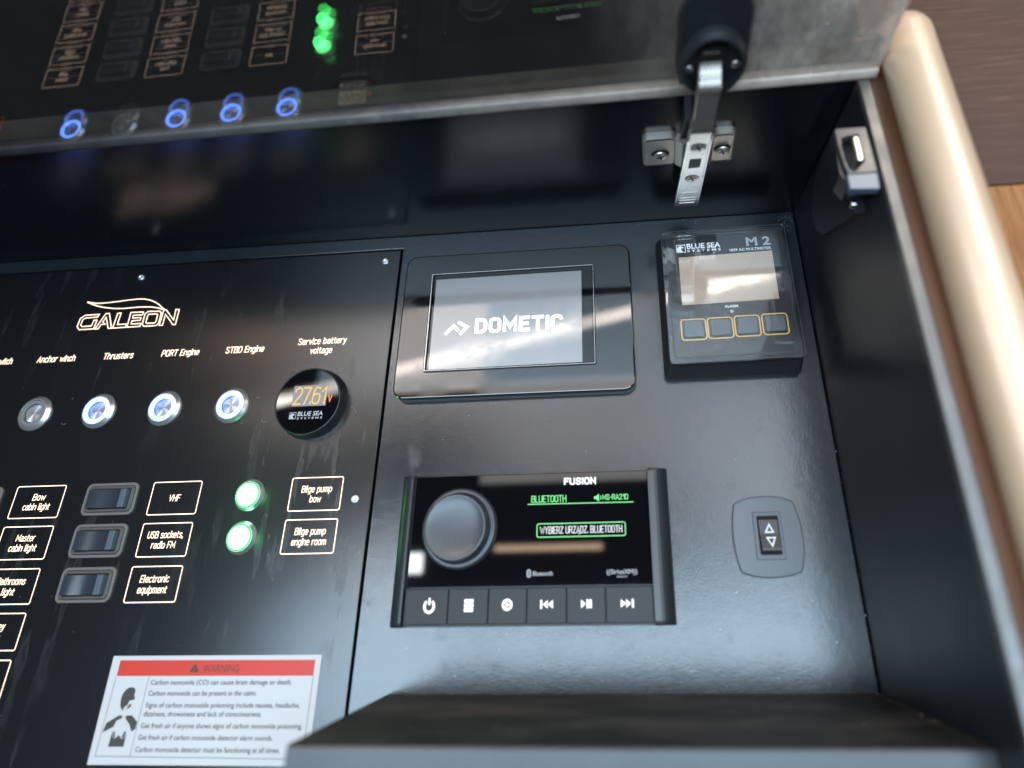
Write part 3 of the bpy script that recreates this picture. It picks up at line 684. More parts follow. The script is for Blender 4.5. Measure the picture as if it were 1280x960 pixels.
# bracket on the side wall
BO = (212, 140, 150)
br = empty('catch_bracket', BO, 'pale metal catch bracket with an oval hole on the upper right wall', 'bracket')
out = [(224.6, 162.2), (208.6, 162.4), (207.6, 161.4), (207.6, 154.6), (208.0, 146), (208.6, 138), (209.8, 132), (225.2, 132.2)]
hole = [(219.4, 157.4), (213.4, 156.8), (210.4, 155.6), (209.5, 150), (209.6, 142), (211.0, 134.6), (213.4, 133.4), (219.8, 140)]
mb = MB(); annulus(mb, out, hole, 142, 148, 0.4); mb.build('plate', M['flange'], br, BO)
mb = MB(); prism(mb, [(209, 162), (225, 162), (225, 131), (212, 131), (208.6, 138)], 122, 139); mb.build('block', M['satin_black'], br, BO)
mb = MB(); prism(mb, rrect(215.6, 219.8, 140, 156.4, 1.6), 139.1, 148.6, 1.2); mb.build('latch_tongue', M['nickel'], br, BO)
mb = MB(); prism(mb, [(209.2, 132.2), (225.6, 132.4), (224.4, 122.2), (208.9, 123.2)], 142, 147.2, .5); mb.build('foot', M['rocker_lens'], br, BO)
# dark tapered plate behind it, on the wall
mb = MB()
tp = [(160, 133), (162, 122), (140, 95), (142.2, 56), (117, 122), (118, 134)]
def on_wall(y, z, d): return (wallx(z) - d, y, z)
P = [(181, 120), (182.5, 100), (178, 70), (164, 55.5), (150, 54.5), (139, 66), (122, 122)]
mb.add([on_wall(y, z, .2) for y, z in P] + [on_wall(y, z, 6) for y, z in P], [tuple(range(7)), tuple(range(7, 14))] + [(i, (i + 1) % 7, 7 + (i + 1) % 7, 7 + i) for i in range(7)])
mb.build('tapered_plate', M['satin_black'], br, BO)
for y, z in ((168, 122), (128, 122)):
    mb = MB(); n = 14
    vs = []
    for q, d in ((2.4, 5.5), (2.3, 7.5), (1.2, 8.3)): vs += [(wallx(z) - d, y + q * math.cos(2 * math.pi * i / n), z + q * math.sin(2 * math.pi * i / n)) for i in range(n)]
    mb.add(vs, [(k * n + i, k * n + (i + 1) % n, (k + 1) * n + (i + 1) % n, (k + 1) * n + i) for k in range(2) for i in range(n)], True)
    mb.f.append(tuple(range(2 * n, 3 * n))); mb.sm.append(False); mb.build('screw', M['chrome'], br, BO)

# ------------------------------------------------------------------ switch panel
SO = (-300, 0, 0)
sp = empty('switch_panel', SO, 'satin black switch panel with backlit lettering on the left', 'switch panel')
mb = MB(); prism(mb, [(-640, -320), (-98.6, -320), (-98.6, 183.7), (-640, 183.7)], -5, 0, 0.5, 3); mb.build('plate', M['switch_paint'], sp, SO)
ZT = 0.06
def outline_box(x0, x1, y0, y1):
    mb = MB(); P = rrect(x0, x1, y0, y1, 1.2, 3); line(mb, P, 0.55, ZT, True); mb.build('label_frame', M['backlit'], sp, SO)
def lab(lines, x, y, h=3.5, pitch=6.6, wf=1.0, z=ZT):
    n = len(lines)
    for i, (s, w) in enumerate(lines):
        stroke_text(s, x, y + pitch * ((n - 1) / 2 - i), w, 4.6, z, M['backlit'], sp, SO, slant=0.1, weight=0.85)
rows = [(5.7, -16.3), (-22.1, -43.6), (-49.7, -71.6), (-77.2, -99.0), (-104.6, -126.4)]
colA = [[('Bow', 10), ('cabin light', 21)], [('Master', 14.5), ('cabin light', 21)], [('Bathrooms', 21.5), ('light', 9.5)], [('Galley', 12.5), ('light', 9.5)], [('Saloon', 13.5), ('light', 9.5)]]
for (y1, y0), l in zip(rows, colA):
    outline_box(-369.6, -331.0, y0, y1); lab(l, -350, (y0 + y1) / 2)
colB = [[('VHF', 8.5)], [('USB sockets,', 26.5), ('radio FM', 17.5)], [('Electronic', 21), ('equipment', 21)]]
for (y1, y0), l in zip(rows, colB):
    outline_box(-262.3, -225.6, y0, y1); lab(l, -244, (y0 + y1) / 2)
colD = [[('Anchor', 14), ('light', 9.5)], [('Navigation', 21), ('lights', 11)], [('Engine room', 24), ('light', 9.5)], [('Cockpit', 15), ('light', 9.5)], [('Deck', 10), ('light', 9.5)]]
for (y1, y0), l in zip(rows, colD):
    outline_box(-477, -438.5, y0, y1); lab(l, -458, (y0 + y1) / 2)
for (y1, y0), l in zip(rows, [[('Bilge pump', 22), ('bow', 8.2)], [('Bilge pump', 22), ('engine room', 24.5)]]):
    outline_box(-157.6, -120.3, y0, y1); lab(l, -138.8, (y0 + y1) / 2)
for s, x, w in (('Horn switch', -427, 26), ('Anchor winch', -375.4, 33), ('Thrusters', -321.9, 25.6), ('PORT Engine', -269.3, 31.3), ('STBD Engine', -215.6, 31.5)):
    stroke_text(s, x, 104.4, w, 5.4, ZT, M['backlit'], sp, SO, slant=0.1, weight=0.95)
stroke_text('Service battery', -153.1, 108.2, 39.0, 5.3, ZT, M['backlit'], sp, SO, slant=0.1, weight=0.95)
stroke_text('voltage', -152.9, 100.6, 17.6, 5.3, ZT, M['backlit'], sp, SO, slant=0.1, weight=0.95)
# yacht builder's logo: swoosh and outlined capitals
mb = MB()
def smooth_pts(P, n=6):
    out = []
    for i in range(len(P) - 1):
        p0, p1, p2, p3 = P[max(i - 1, 0)], P[i], P[i + 1], P[min(i + 2, len(P) - 1)]
        for k in range(n):
            t = k / n
            out.append(tuple(0.5 * (2 * p1[a] + (p2[a] - p0[a]) * t + (2 * p0[a] - 5 * p1[a] + 4 * p2[a] - p3[a]) * t * t + (3 * p1[a] - p0[a] - 3 * p2[a] + p3[a]) * t ** 3) for a in (0, 1)))
    return out + [P[-1]]
LW = 0.7
line(mb, smooth_pts([(-365.2, 153.3), (-355.1, 151.5), (-341, 151.9), (-323.4, 153.2), (-312.7, 152.7), (-302.9, 149.2), (-293.6, 142.4)]), LW, ZT)
line(mb, smooth_pts([(-365.2, 153.3), (-358.5, 150.4), (-348.6, 147.5), (-333.5, 145.6), (-315.9, 145.9), (-303.4, 145.0), (-293.6, 142.2)]), LW, ZT)
def glyph(P): line(mb, P, LW, ZT, True)
g = 0.0
# G
glyph([(-350.4, 141.4), (-363.0, 141.2), (-366.4, 138.6), (-366.9, 131.6), (-364.2, 128.6), (-351.4, 128.7), (-350.9, 136.4), (-353.6, 136.4), (-354.2, 131.4), (-362.5, 131.3), (-364.2, 132.8), (-363.8, 137.6), (-361.8, 138.8), (-351.3, 139.0)])
# A
glyph([(-350.2, 128.5), (-344.8, 141.7), (-341.6, 141.7), (-335.6, 128.5), (-338.6, 128.5), (-343.4, 138.4), (-345.2, 134.4), (-342.2, 132.2), (-345.8, 132.4), (-347.3, 128.5)])
# L
glyph([(-334.6, 128.5), (-334.2, 141.4), (-331.2, 141.4), (-331.4, 131.4), (-323.4, 131.4), (-323.2, 128.6)])
# E
glyph([(-322.2, 128.6), (-322.6, 141.5), (-311.4, 141.3), (-311.6, 138.8), (-319.6, 138.8), (-319.5, 136.4), (-312.2, 136.4), (-312.3, 134.0), (-319.4, 134.0), (-319.3, 131.2), (-310.9, 131.2), (-310.8, 128.7)])
# O
glyph([(-309.4, 130.4), (-309.6, 139.6), (-307.6, 141.5), (-297.2, 141.2), (-295.4, 139.4), (-295.2, 130.4), (-297.0, 128.6), (-307.4, 128.6)])
glyph([(-306.6, 131.9), (-306.8, 138.2), (-305.8, 139.0), (-299.0, 138.9), (-298.2, 138.1), (-298.0, 131.8), (-298.9, 131.0), (-305.7, 131.0)])
# N
glyph([(-294.2, 128.6), (-293.9, 142.2), (-291.9, 142.2), (-282.8, 132.6), (-283.4, 141.9), (-280.4, 141.7), (-280.2, 128.6), (-282.3, 128.6), (-291.4, 138.2), (-291.3, 128.6)])
mb.build('logo', M['backlit'], sp, SO)
# hex-socket screws of the panel
for x, y in ((-322.8, 173.2), (-110.4, 174.1), (-109.8, -9.6), (-535, 173)):
    mb = MB(); lathe(mb, x, y, [(2.7, 0.0), (2.7, .5), (2.3, .95), (1.3, 1.05), (1.2, .35), (0.3, .3)], 24); mb.build('panel_screw', M['steel'], sp, SO)
# scuffs and small scratches, some curved
mb = MB(); random.seed(12)
marks = [((-198, 66), 3.2, -60), ((-206, 46), 2.6, 20), ((-190, 48), 4, -70), ((-128, 76), 5, -25), ((-113, 63), 6, 65), ((-118, 50), 7, 80), ((-240, 62), 1.0, 0), ((-352, 52), 4, -60), ((-350, 70), 2, 20),
         ((-165, -48), 5, 60), ((-168, -34), 3, 50), ((-172, -20), 2.4, 70), ((-160, -60), 3, 60), ((-106, -45), 5, -15)]
for (x, y), L_, a in marks:
    a = math.radians(a); pts = [(x + math.cos(a + .15 * i) * L_ * i / 6, y + math.sin(a + .15 * i) * L_ * i / 6) for i in range(7)]
    line(mb, pts, random.uniform(.12, .28), 0.035)
for i in range(70):
    x, y = random.uniform(-400, -105), random.uniform(-150, 175); s = random.uniform(.1, .32)
    a = random.uniform(0, 6); flat(mb, [(x + s * math.cos(a + k * 1.257), y + s * .9 * math.sin(a + k * 1.257)) for k in range(5)], 0.035)
o = mb.build('scratches', M['scuff'], sp, SO); o['kind'] = 'stuff'
# far-left digital display whose digits show only in the lid's reflection
DO = (-520, 60, 0)
dd = empty('digital_gauge', DO, 'small gauge with orange digits at the far left, seen mirrored in the lid', 'gauge')
mb = MB(); prism(mb, rrect(-548, -494, 42, 78, 4), 0, 5, 1); mb.build('housing', M['gloss_black'], dd, DO)
stroke_text('12.88', -516, 57, 30, 12, 5.1, M['orange_digits'], dd, DO, name='digits', slant=.1)

# ---- push buttons
def push_button(cx, cy, lit, label):
    O = (cx, cy, 0)
    t = empty('push_button', O, label, 'button', 'round steel push buttons in the top row')
    mb = MB(); lathe(mb, cx, cy, [(13.3, 0.02), (13.3, 0.8), (12.9, 1.3), (10.9, 3.2), (10.3, 3.25), (10.1, 2.6)], 64, False, False)
    mb.build('bezel', M['steel'], t, O)
    mb = MB(); annulus(mb, circ(cx, cy, 9.9, 64), circ(cx, cy, 7.2, 64), 0.5, 3.1 if lit else 2.9, .25)
    mb.build('ring_lens', M['blue_ring'] if lit else M['dark_lens'], t, O)
    if lit:
        mb = MB(); annulus(mb, circ(cx, cy, 7.18, 64), circ(cx, cy, 6.7, 64), 0.5, 2.2); mb.build('inner_glow', M['blue_edge'], t, O)
    mb = MB(); K = 10; vs = [(cx, cy, 1.35)]
    for i in range(K * 4):
        a_ = 2 * math.pi * i / (K * 4) + .3; hz = 1.2 + 0.32 * math.sin(a_ * K / 2)
        vs.append((cx + 6.7 * math.cos(a_), cy + 6.7 * math.sin(a_), hz))
    mb.add(vs, [(0, 1 + i, 1 + (i + 1) % (K * 4)) for i in range(K * 4)])
    mb.build('cap', M['turned'], t, O)
    return t
for x, lit, l in ((-429, True, 'lit blue steel push button at the far left, seen mirrored in the lid'), (-376.6, False, 'unlit silver push button under the Anchor winch lettering'),
                  (-323.6, True, 'blue lit push button under the Thrusters lettering'), (-269.9, True, 'blue lit push button under the PORT Engine lettering'),
                  (-215.8, True, 'blue lit push button under the STBD Engine lettering')):
    push_button(x, 60.0, lit, l)
# ---- green indicators
for cy, l in ((-4.9, 'glowing green indicator lamp level with the Bilge pump bow label'), (-32.8, 'glowing green indicator lamp level with the Bilge pump engine room label')):
    cx_ = -187.4; O = (cx_, cy, 0)
    t = empty('indicator_lamp', O, l, 'indicator lamp', 'green indicator lamps')
    mb = MB(); lathe(mb, cx_, cy, [(10.8, .02), (10.8, .8), (10.3, 1.4), (9.0, 3.0), (8.3, 3.0), (8.3, 2.0)], 48, False, False); mb.build('bezel', M['steel'], t, O)
    mb = MB(); lathe(mb, cx_, cy, [(7.7, 1.0), (7.7, 3.4), (7.2, 4.0), (5, 4.5), (2, 4.7)], 48, True, True); ln = mb.build('lens', M['green_led'], t, O)
    mb = MB(); lathe(mb, cx_, cy, [(8.9, 2.0), (8.7, 3.15), (7.75, 3.5)], 48, True, False); mb.build('rim', M['green_halo'], t, O)  # glowing ring added for the green halo around the lens
    gl = bpy.data.lights.new('green_glow', 'POINT'); gl.energy = 0.03; gl.color = (0.05, 1.0, 0.15); gl.shadow_soft_size = 0.006  # extra point light above the lens, added to spread its green halo
    go = bpy.data.objects.new('green_glow', gl); COL.objects.link(go); go.location = W(cx_ - 1, cy, 9)
# ---- rocker switches
def rocker(cx, cy, label):
    O = (cx, cy, 0)
    t = empty('rocker_switch', O, label, 'switch', 'black rocker switches in columns')
    x0, x1, y0, y1 = cx - 20, cx + 20, cy - 11, cy + 11
    mb = MB(); annulus(mb, rrect(x0, x1, y0, y1, 4.2), rrect(x0 + 2, x1 - 2, y0 + 2, y1 - 2, 3), 0.02, 1.7, .4); mb.build('rim', M['bezel_edge'], t, O)
    mb = MB(); annulus(mb, rrect(x0 + 2.1, x1 - 2.1, y0 + 2.1, y1 - 2.1, 2.8), rrect(cx - 15.3, cx + 15.3, cy - 6.7, cy + 6.7, .8), 0.02, 2.6, .7); mb.build('bezel', M['bezel_grime'], t, O)
    mb = MB(); flat(mb, rrect(cx - 15.4, cx + 15.4, cy - 6.8, cy + 6.8, .8), 0.3); mb.build('well', M['black_gap'], t, O)
    prof = [(-14.6, 0.4), (-14.6, 5.0), (-14.2, 5.4)] + [(-13.6 + 22.2 * i / 14, 5.4 - 2.3 * math.sin(math.pi / 2 * min(1, i / 11)) ** 2 + (0.9 * ((i - 11) / 3) ** 2 if i > 11 else 0)) for i in range(15)] + [(8.6, .4)]
    mb = MB(); n = len(prof)
    mb.add([(cx + x, cy - 6.1, z) for x, z in prof] + [(cx + x, cy + 6.1, z) for x, z in prof], [(i, (i + 1) % n, n + (i + 1) % n, n + i) for i in range(n)] + [tuple(range(n)), tuple(range(n, 2 * n))])
    mb.build('paddle', M['rocker_blue'], t, O)
    mb = MB(); prof = [(8.8, .4), (8.8, 4.0), (10.2, 4.7), (14.2, 6.0), (14.6, 5.6), (14.6, .4)]; n = len(prof)
    mb.add([(cx + x, cy - 6.1, z) for x, z in prof] + [(cx + x, cy + 6.1, z) for x, z in prof], [(i, (i + 1) % n, n + (i + 1) % n, n + i) for i in range(n)] + [tuple(range(n)), tuple(range(n, 2 * n))])
    mb.build('lens', M['rocker_lens'], t, O)
    return t
base = rocker(-292.6, -4.9, 'topmost black rocker switch, left of the VHF label')
def rk(x, y, label):
    c = copy_tree(base); c.location = W(x, y, 0); c['label'] = label
rk(-292.6, -32.6, 'middle black rocker switch, left of the USB sockets label')
rk(-292.2, -60.4, 'lowest black rocker switch, left of the Electronic equipment label')
for y, l in ((-4.9, 'rocker switch cut by the left edge, beside the Bow cabin light label'), (-32.6, 'rocker switch left of the Master cabin light label, beyond the left edge'),
             (-60.4, 'rocker switch left of the Bathrooms light label, beyond the left edge'), (-88.1, 'rocker switch left of the Galley light label, beyond the left edge')):
    rk(-399.5, y, l)

# ---- round voltmeter
VO = (-151.8, 58.6, 0); vx, vy = -151.6, 58.6
vm = empty('round_voltmeter', VO, 'round black voltmeter showing 27.61 in yellow digits', 'voltmeter')
mb = MB(); lathe(mb, vx, vy, [(26.2, 0.02), (26.2, 1.6), (25.6, 4), (24.9, 8.4), (24.8, 9.2), (24.3, 9.7), (23.9, 9.6), (23.8, 8.2)], 72, True, False); mb.build('housing', M['satin_black'], vm, VO)
mb = MB(); lathe(mb, vx, vy, [(23.75, 6), (23.75, 9.0), (23.4, 9.3), (0.4, 9.3)], 72, False, True); mb.build('dial_glass', M['glass_black'], vm, VO)
mb = MB(); flat(mb, [(-163.3, 54.8), (-137.3, 54.6), (-137.6, 70.3), (-163.5, 70.1)], 9.42); mb.build('screen', M['oled_grey'], vm, VO)
stroke_text('27.61', -150.4, 62.4, 24.4, 13.2, 9.5, M['yellow_digits'], vm, VO, name='digits', slant=0.06, weight=0.8, gap=1.0)
stroke_text('V', -134.6, 59.7, 3.2, 5.2, 9.5, M['orange_digits'], vm, VO, name='digits', weight=1.3)
text('BLUE SEA', -147.9, 49.3, 19.0, 3.3, 9.4, M['grey_print'], vm, VO, shear=.1, bold=.015)
text('S Y S T E M S', -147.9, 46.0, 19.0, 1.5, 9.4, M['grey_print'], vm, VO, bold=.02)
def sea_logo(x0, x1, y0, y1, z, m_, par, org):
    mb = MB(); w = (x1 - x0)
    line(mb, [(x0, y0), (x1, y0), (x1, y1), (x0, y1)], w * .07, z, True)
    flat(mb, smooth_pts([(x0, y0), (x0 + w * .05, y0 + w * .5), (x0 + w * .4, y1 - w * .12), (x0 + w * .8, y1 - w * .3), (x0 + w * .72, y0 + w * .5), (x0 + w * .6, y0 + w * .55), (x0 + w * .55, y0 + w * .35), (x0 + w * .75, y0)], 4), z)
    mb.build('logo', m_, par, org)
sea_logo(-163.4, -158.6, 45.7, 50.3, 9.4, M['grey_print'], vm, VO)

# ------------------------------------------------------------------ climate control display
CO = (0, 115, 0)
cd = empty('climate_display', CO, 'wide gloss black climate display with a lit grey screen', 'display')
mb = MB(); prism(mb, [(x + .3, y - 1.2) for x, y in rrect(-87.6, 87.3, 57.2, 172.2, 8, 6)], 0.02, 3.2, 0); mb.build('base', M['matte_black'], cd, CO)
mb = MB(); prism(mb, rrect(-88.7, 87.9, 57.4, 172.6, 8.5, 7), 3.3, 8, 1.1, 3); mb.build('bezel', M['gloss_black'], cd, CO)
mb = MB(); annulus(mb, rrect(-67.0, 60.4, 76.2, 156.2, 1.6), rrect(-65.0, 58.4, 78.0, 154.0, 1), 7.9, 9.6, .5); mb.build('screen_frame', M['gloss_black'], cd, CO)
mb = MB(); line(mb, [(-65.9, 77.4), (-66.2, 155.0), (59.4, 155.4)], .35, 9.68); line(mb, [(-66.2, 77.2), (59.6, 77.4), (59.6, 154.6)], .12, 9.68); mb.build('frame_glint', M['steel'], cd, CO)
mb = MB(); flat(mb, rrect(-65.1, 58.5, 77.9, 154.1, .6), 8.08); mb.build('screen_border', M['glass_black'], cd, CO)
mb = MB(); flat(mb, [(-63.2, 78.2), (50.3, 79.0), (50.4, 151.7), (-63.2, 150.9)], 8.14); mb.build('screen', M['dom_lcd'], cd, CO)
stroke_text('DOMETIC', 3.0, 110.7, 66.8, 12.0, 8.2, M['lcd_logo'], cd, CO, weight=1.75, gap=2.3)
mb = MB(); line(mb, [(-53.0, 105.2), (-46.6, 111.6), (-42.6, 107.6)], 2.5, 8.2); line(mb, [(-43.6, 114.6), (-36.2, 110.3), (-41.6, 104.6)], 2.5, 8.21); mb.build('arrow_logo', M['lcd_logo'], cd, CO)

# ------------------------------------------------------------------ ac multimeter
MO = (157, 120, 0)
mm = empty('ac_multimeter', MO, 'upright black AC multimeter with beige screen and four keys under a clear cover', 'multimeter')
mb = MB()
A_ = [(108.2, 64), (202.6, 64.2), (203.4, 174.5), (108.2, 174)]
def rpoly(P, r, n=4):
    out = []
    for i in range(len(P)):
        a, b, c = Vector(P[i - 1]), Vector(P[i]), Vector(P[(i + 1) % len(P)])
        u = (a - b).normalized() * r; v = (c - b).normalized() * r
        for k in range(n + 1):
            t = k / n; out.append(tuple((b + u) * (1 - t) ** 2 + 2 * t * (1 - t) * b + (b + v) * t * t))
    return out
B_ = [(112.2, 70.6), (203.4, 71.4), (203.0, 173.6), (112.0, 172.8)]
loft(mb, [(rpoly(A_, 4), 0.02), (rpoly(A_, 4), 6), (rpoly(B_, 3.5), 15.5)]); mb.build('housing', M['matte_black'], mm, MO)
mb = MB(); loft(mb, [(rpoly(B_, 3.5), 15.6), (rpoly(B_, 3.5), 18.6), (offset(rpoly(B_, 3.5), .6), 19.2)]); mb.build('face', M['satin_black'], mm, MO)
mb = MB(); flat(mb, [(123.9, 113.9), (192.0, 115.2), (192.1, 153.6), (124.1, 152.2)], 19.3); mb.build('screen', M['m2_lcd'], mm, MO)
sea_logo(123.2, 129.6, 156.4, 162.4, 19.3, M['white_print'], mm, MO)
text('BLUE SEA', 143.2, 161.2, 24.6, 4.4, 19.3, M['white_print'], mm, MO, bold=.02)
text('S Y S T E M S', 143.2, 157.2, 24.6, 1.9, 19.3, M['white_print'], mm, MO, bold=.02)
text('M 2', 183.2, 162.2, 17.6, 7.0, 19.3, M['grey_print'], mm, MO, bold=.03)
text('1839 AC MULTIMETER', 176.9, 155.9, 30.0, 2.1, 19.3, M['white_print'], mm, MO, bold=.02)
text('ALARM', 158.2, 111.4, 9.4, 2.0, 19.3, M['white_print'], mm, MO, bold=.02)
for x, y, r_, m_ in ((158.0, 107.4, 1.3, 'grey_print'), (130.2, 107.0, 1.2, 'plate_grey')):
    mb = MB(); lathe(mb, x, y, [(r_, 19.1), (r_, 19.5), (r_ * .5, 19.8)], 16); mb.build('alarm_light', M[m_], mm, MO)
for x, y in ((130.4, 95.2), (148.9, 95.5), (167.6, 96.0), (186.6, 96.4)):
    mb = MB(); line(mb, rrect(x - 8.6, x + 8.6, y - 7.6, y + 7.6, 2.2), 0.85, 19.3, True); mb.build('key_outline', M['amber_line'], mm, MO)
    mb = MB(); prism(mb, rrect(x - 6.9, x + 6.9, y - 5.9, y + 5.9, 1.2), 19.2, 21.2, .5); mb.build('key', M['plate_grey'], mm, MO)
# clear protective cover: rim and front film
mb = MB()
Cc = [(112.0, 70.4), (203.6, 71.2), (203.2, 173.8), (111.8, 173.0)]
Co_ = rpoly(Cc, 3.5); Ci_ = offset(Co_, 3.6)
annulus(mb, Co_, Ci_, 19.4, 22.4, .5); mb.build('cover_rim', None or M['clear_cover'], mm, MO)
mb = MB(); flat(mb, offset(Co_, 3.7), 22.2); mb.build('cover_film', M['clear_cover'], mm, MO)
mb = MB(); line(mb, offset(Co_, .5), .5, 22.5, True); line(mb, offset(Co_, 3.9), .45, 22.5, True); mb.build('cover_edge', M['grey_plastic'], mm, MO)

# ------------------------------------------------------------------ marine stereo
FO = (15, -42, 0)
st = empty('marine_stereo', FO, 'marine stereo with a big knob, black glass screen and six keys', 'stereo')
mb = MB(); prism(mb, rrect(-68, 97, -87.6, 2.6, 1), 0.02, 7.2); mb.build('body', M['matte_black'], st, FO)
mb = MB(); prism(mb, rrect(-65, 92.1, -65.2, 2.3, .4), 7.3, 9, .3); mb.build('glass_panel', M['glass_black'], st, FO)
# curved end rails
def end_rail(xa, xb, flip):
    mb = MB(); n = 10; prof = []
    for i in range(n + 1):
        t = math.pi / 2 * i / n
        prof.append((xa + (xb - xa) * (1 - math.cos(t)) * 1.0, 0.02 + 12.2 * math.sin(t) ** .8))
    prof.append((xb, 0.02))
    k = len(prof)
    levels = [(-88.0, .2), (-87.7, .75), (-86.6, .97), (-85, 1), (1.6, 1), (2.9, .97), (3.7, .75), (3.9, .2)]
    vs = [(x, y, .02 + (z - .02) * s) for y, s in levels for x, z in prof]
    fs = [(a * k + i, a * k + (i + 1) % k, (a + 1) * k + (i + 1) % k, (a + 1) * k + i) for a in range(len(levels) - 1) for i in range(k)]
    mb.add(vs, fs, False); mb.f += [tuple(range(k)), tuple(range(len(vs) - k, len(vs)))]; mb.sm += [False, False]
    return mb.build('end_rail', M['satin_black'], st, FO)
end_rail(-74.6, -64.9, 0); end_rail(105.2, 92.3, 1)
# key strip: six soft keys
xs = [-64.6, -36.3, -10.7, 13.6, 38.4, 62.6, 92.1]
for a, b in zip(xs, xs[1:]):
    mb = MB(); prism(mb, rrect(a + .2, b - .2, -86.2, -66.2, .8, 3), 7.3, 9.2, .5); mb.build('key', M['soft_button'], st, FO)
# knob
kx, ky = -31.8, -30.6
mb = MB(); lathe(mb, kx, ky, [(24.6, 9.02), (24.9, 10.4), (24.4, 11.4), (23.9, 12.2), (22.6, 12.4), (21.6, 12.0), (21.0, 14), (20.6, 18.8), (20.2, 20.2), (19.4, 20.9), (18.6, 20.6), (14, 19.7), (8, 19.2), (.3, 19.0)], 72, True, True)
knob = mb.build('knob', M['grey_plastic'], st, FO)
z = 9.08
stroke_text('FUSION', 47.6, -3.2, 21.4, 4.4, z, M['icon_text'], st, FO, weight=1.7, gap=2.2)
stroke_text('BLUETOOTH', 26.9, -13.9, 23.2, 4.4, z, M['green_text'], st, FO, weight=1.0)
stroke_text('MS-RA210', 70.6, -13.8, 16.8, 3.5, z, M['green_text'], st, FO, weight=1.1)
mb = MB(); flat(mb, [(56.8, -14.8), (58, -14.8), (60, -16.4), (60, -11.6), (58, -13.1), (56.8, -13.1)], z); line(mb, [(60.9, -15.3), (61.4, -14), (60.9, -12.7)], .45, z)
line(mb, [(12.9, -17.0), (82.4, -17.2)], .55, z); mb.build('screen_icons', M['green_text'], st, FO)
mb = MB(); line(mb, rrect(19.4, 76.4, -37.2, -29.2, 1.2, 3), .6, z, True); mb.build('screen_frame', M['green_text'], st, FO)
stroke_text('WYBIERZ URZĄDZ. BLUETOOTH', 47.9, -33.1, 53, 4.5, z, M['white_text'], st, FO, weight=1.05, gap=1.7)
text('Bluetooth', 23.4, -58.2, 12.6, 2.6, z, M['dim_text'], st, FO, bold=.02)
mb = MB(); P = rrect(13.2, 16.0, -60.6, -55.8, 1.35, 5); flat(mb, P, z); mb.build('logo', M['dim_text'], st, FO)
mb = MB(); line(mb, [(13.9, -59.2), (15.3, -57.4), (14.6, -56.5), (14.6, -59.9), (15.3, -59.0), (13.9, -57.2)], .28, z + .04); mb.build('logo_mark', M['glass_black'], st, FO)
text('((SiriusXM))', 73.2, -57.9, 19, 2.6, z, M['dim_text'], st, FO, bold=.02)
text('READY', 73.4, -60.8, 6.6, 1.1, z, M['dim_text'], st, FO, bold=.01)
# key icons
zi = 9.28
mb = MB(); ax_ = -48.2; ay = -75.6
P = [(ax_ + 3.0 * math.cos(t), ay - .3 + 3.4 * math.sin(t)) for t in [math.radians(125 + 290 * i / 20) for i in range(21)]]
line(mb, P, 1.5, zi); line(mb, [(ax_, ay + .4), (ax_, ay + 4.4)], 1.2, zi + .02); mb.build('power_icon', M['icon_text'], st, FO)
mb = MB(); ax_ = -22.9
for k in range(3): flat(mb, rrect(ax_ - 2.9, ax_ + 2.9, ay - 3.6 + k * 2.5, ay - 1.6 + k * 2.5, .3, 2), zi)
mb.build('list_icon', M['icon_text'], st, FO)
mb = MB(); ax_ = 1.4; P = circ(ax_, ay, 2.6, 24); line(mb, P, 1.4, zi, True); flat(mb, [(ax_ - .9, ay - 1.6), (ax_ + 1.6, ay), (ax_ - .9, ay + 1.6)], zi); mb.build('source_icon', M['icon_text'], st, FO)
def tri(x, d, s=2.3): return [(x, ay - s), (x + d * 2.9, ay), (x, ay + s)]
mb = MB(); ax_ = 25.9; flat(mb, tri(ax_ + 4.1, -1), zi); flat(mb, tri(ax_ + .9, -1), zi + .01); flat(mb, rrect(ax_ - 3.7, ax_ - 2.6, ay - 2.4, ay + 2.4, 0), zi + .02); mb.build('back_icon', M['icon_text'], st, FO)
mb = MB(); ax_ = 50.6; flat(mb, tri(ax_ - 3.1, 1), zi); flat(mb, rrect(ax_ + .3, ax_ + 1.5, ay - 2.4, ay + 2.4, 0), zi); flat(mb, rrect(ax_ + 2.2, ax_ + 3.4, ay - 2.4, ay + 2.4, 0), zi); mb.build('play_icon', M['icon_text'], st, FO)
mb = MB(); ax_ = 76.0; flat(mb, tri(ax_ - 4.1, 1), zi); flat(mb, tri(ax_ - .9, 1), zi + .01); flat(mb, rrect(ax_ + 2.6, ax_ + 3.7, ay - 2.4, ay + 2.4, 0), zi + .02); mb.build('forward_icon', M['icon_text'], st, FO)

# ------------------------------------------------------------------ up/down rocker in its barrel-shaped plate
RO = (166, -39, 0)
rs = empty('arrow_rocker_switch', RO, 'grey barrel-shaped wall plate with a small up and down arrow rocker', 'switch')
P = smooth_pts([(147.6, -18.6), (156, -15.9), (166.6, -15.0), (176, -15.8), (183.6, -18.2)], 4)
P += smooth_pts([(184.6, -20), (187.0, -30), (187.6, -39.5), (187.0, -49), (184.6, -58.6)], 4)
P += smooth_pts([(183.4, -60.4), (175, -62.4), (165.6, -63.2), (156, -62.4), (147.9, -60.2)], 4)
P += smooth_pts([(146.6, -58.6), (144.7, -49), (144.1, -39.5), (144.6, -30), (146.4, -20)], 4)
mb = MB(); prism(mb, P, 0.02, 2.6, .9); mb.build('wall_plate', M['plate_grey'], rs, RO)
mb = MB(); annulus(mb, rrect(157.4, 175.1, -52.7, -24.8, .5), rrect(160.0, 173.0, -49.8, -27.4, .4), 2.5, 3.5, .25); mb.build('bezel', M['grey_plastic'], rs, RO)
mb = MB(); flat(mb, rrect(159.9, 173.1, -49.9, -27.3, .4), 2.68); mb.build('well', M['black_gap'], rs, RO)
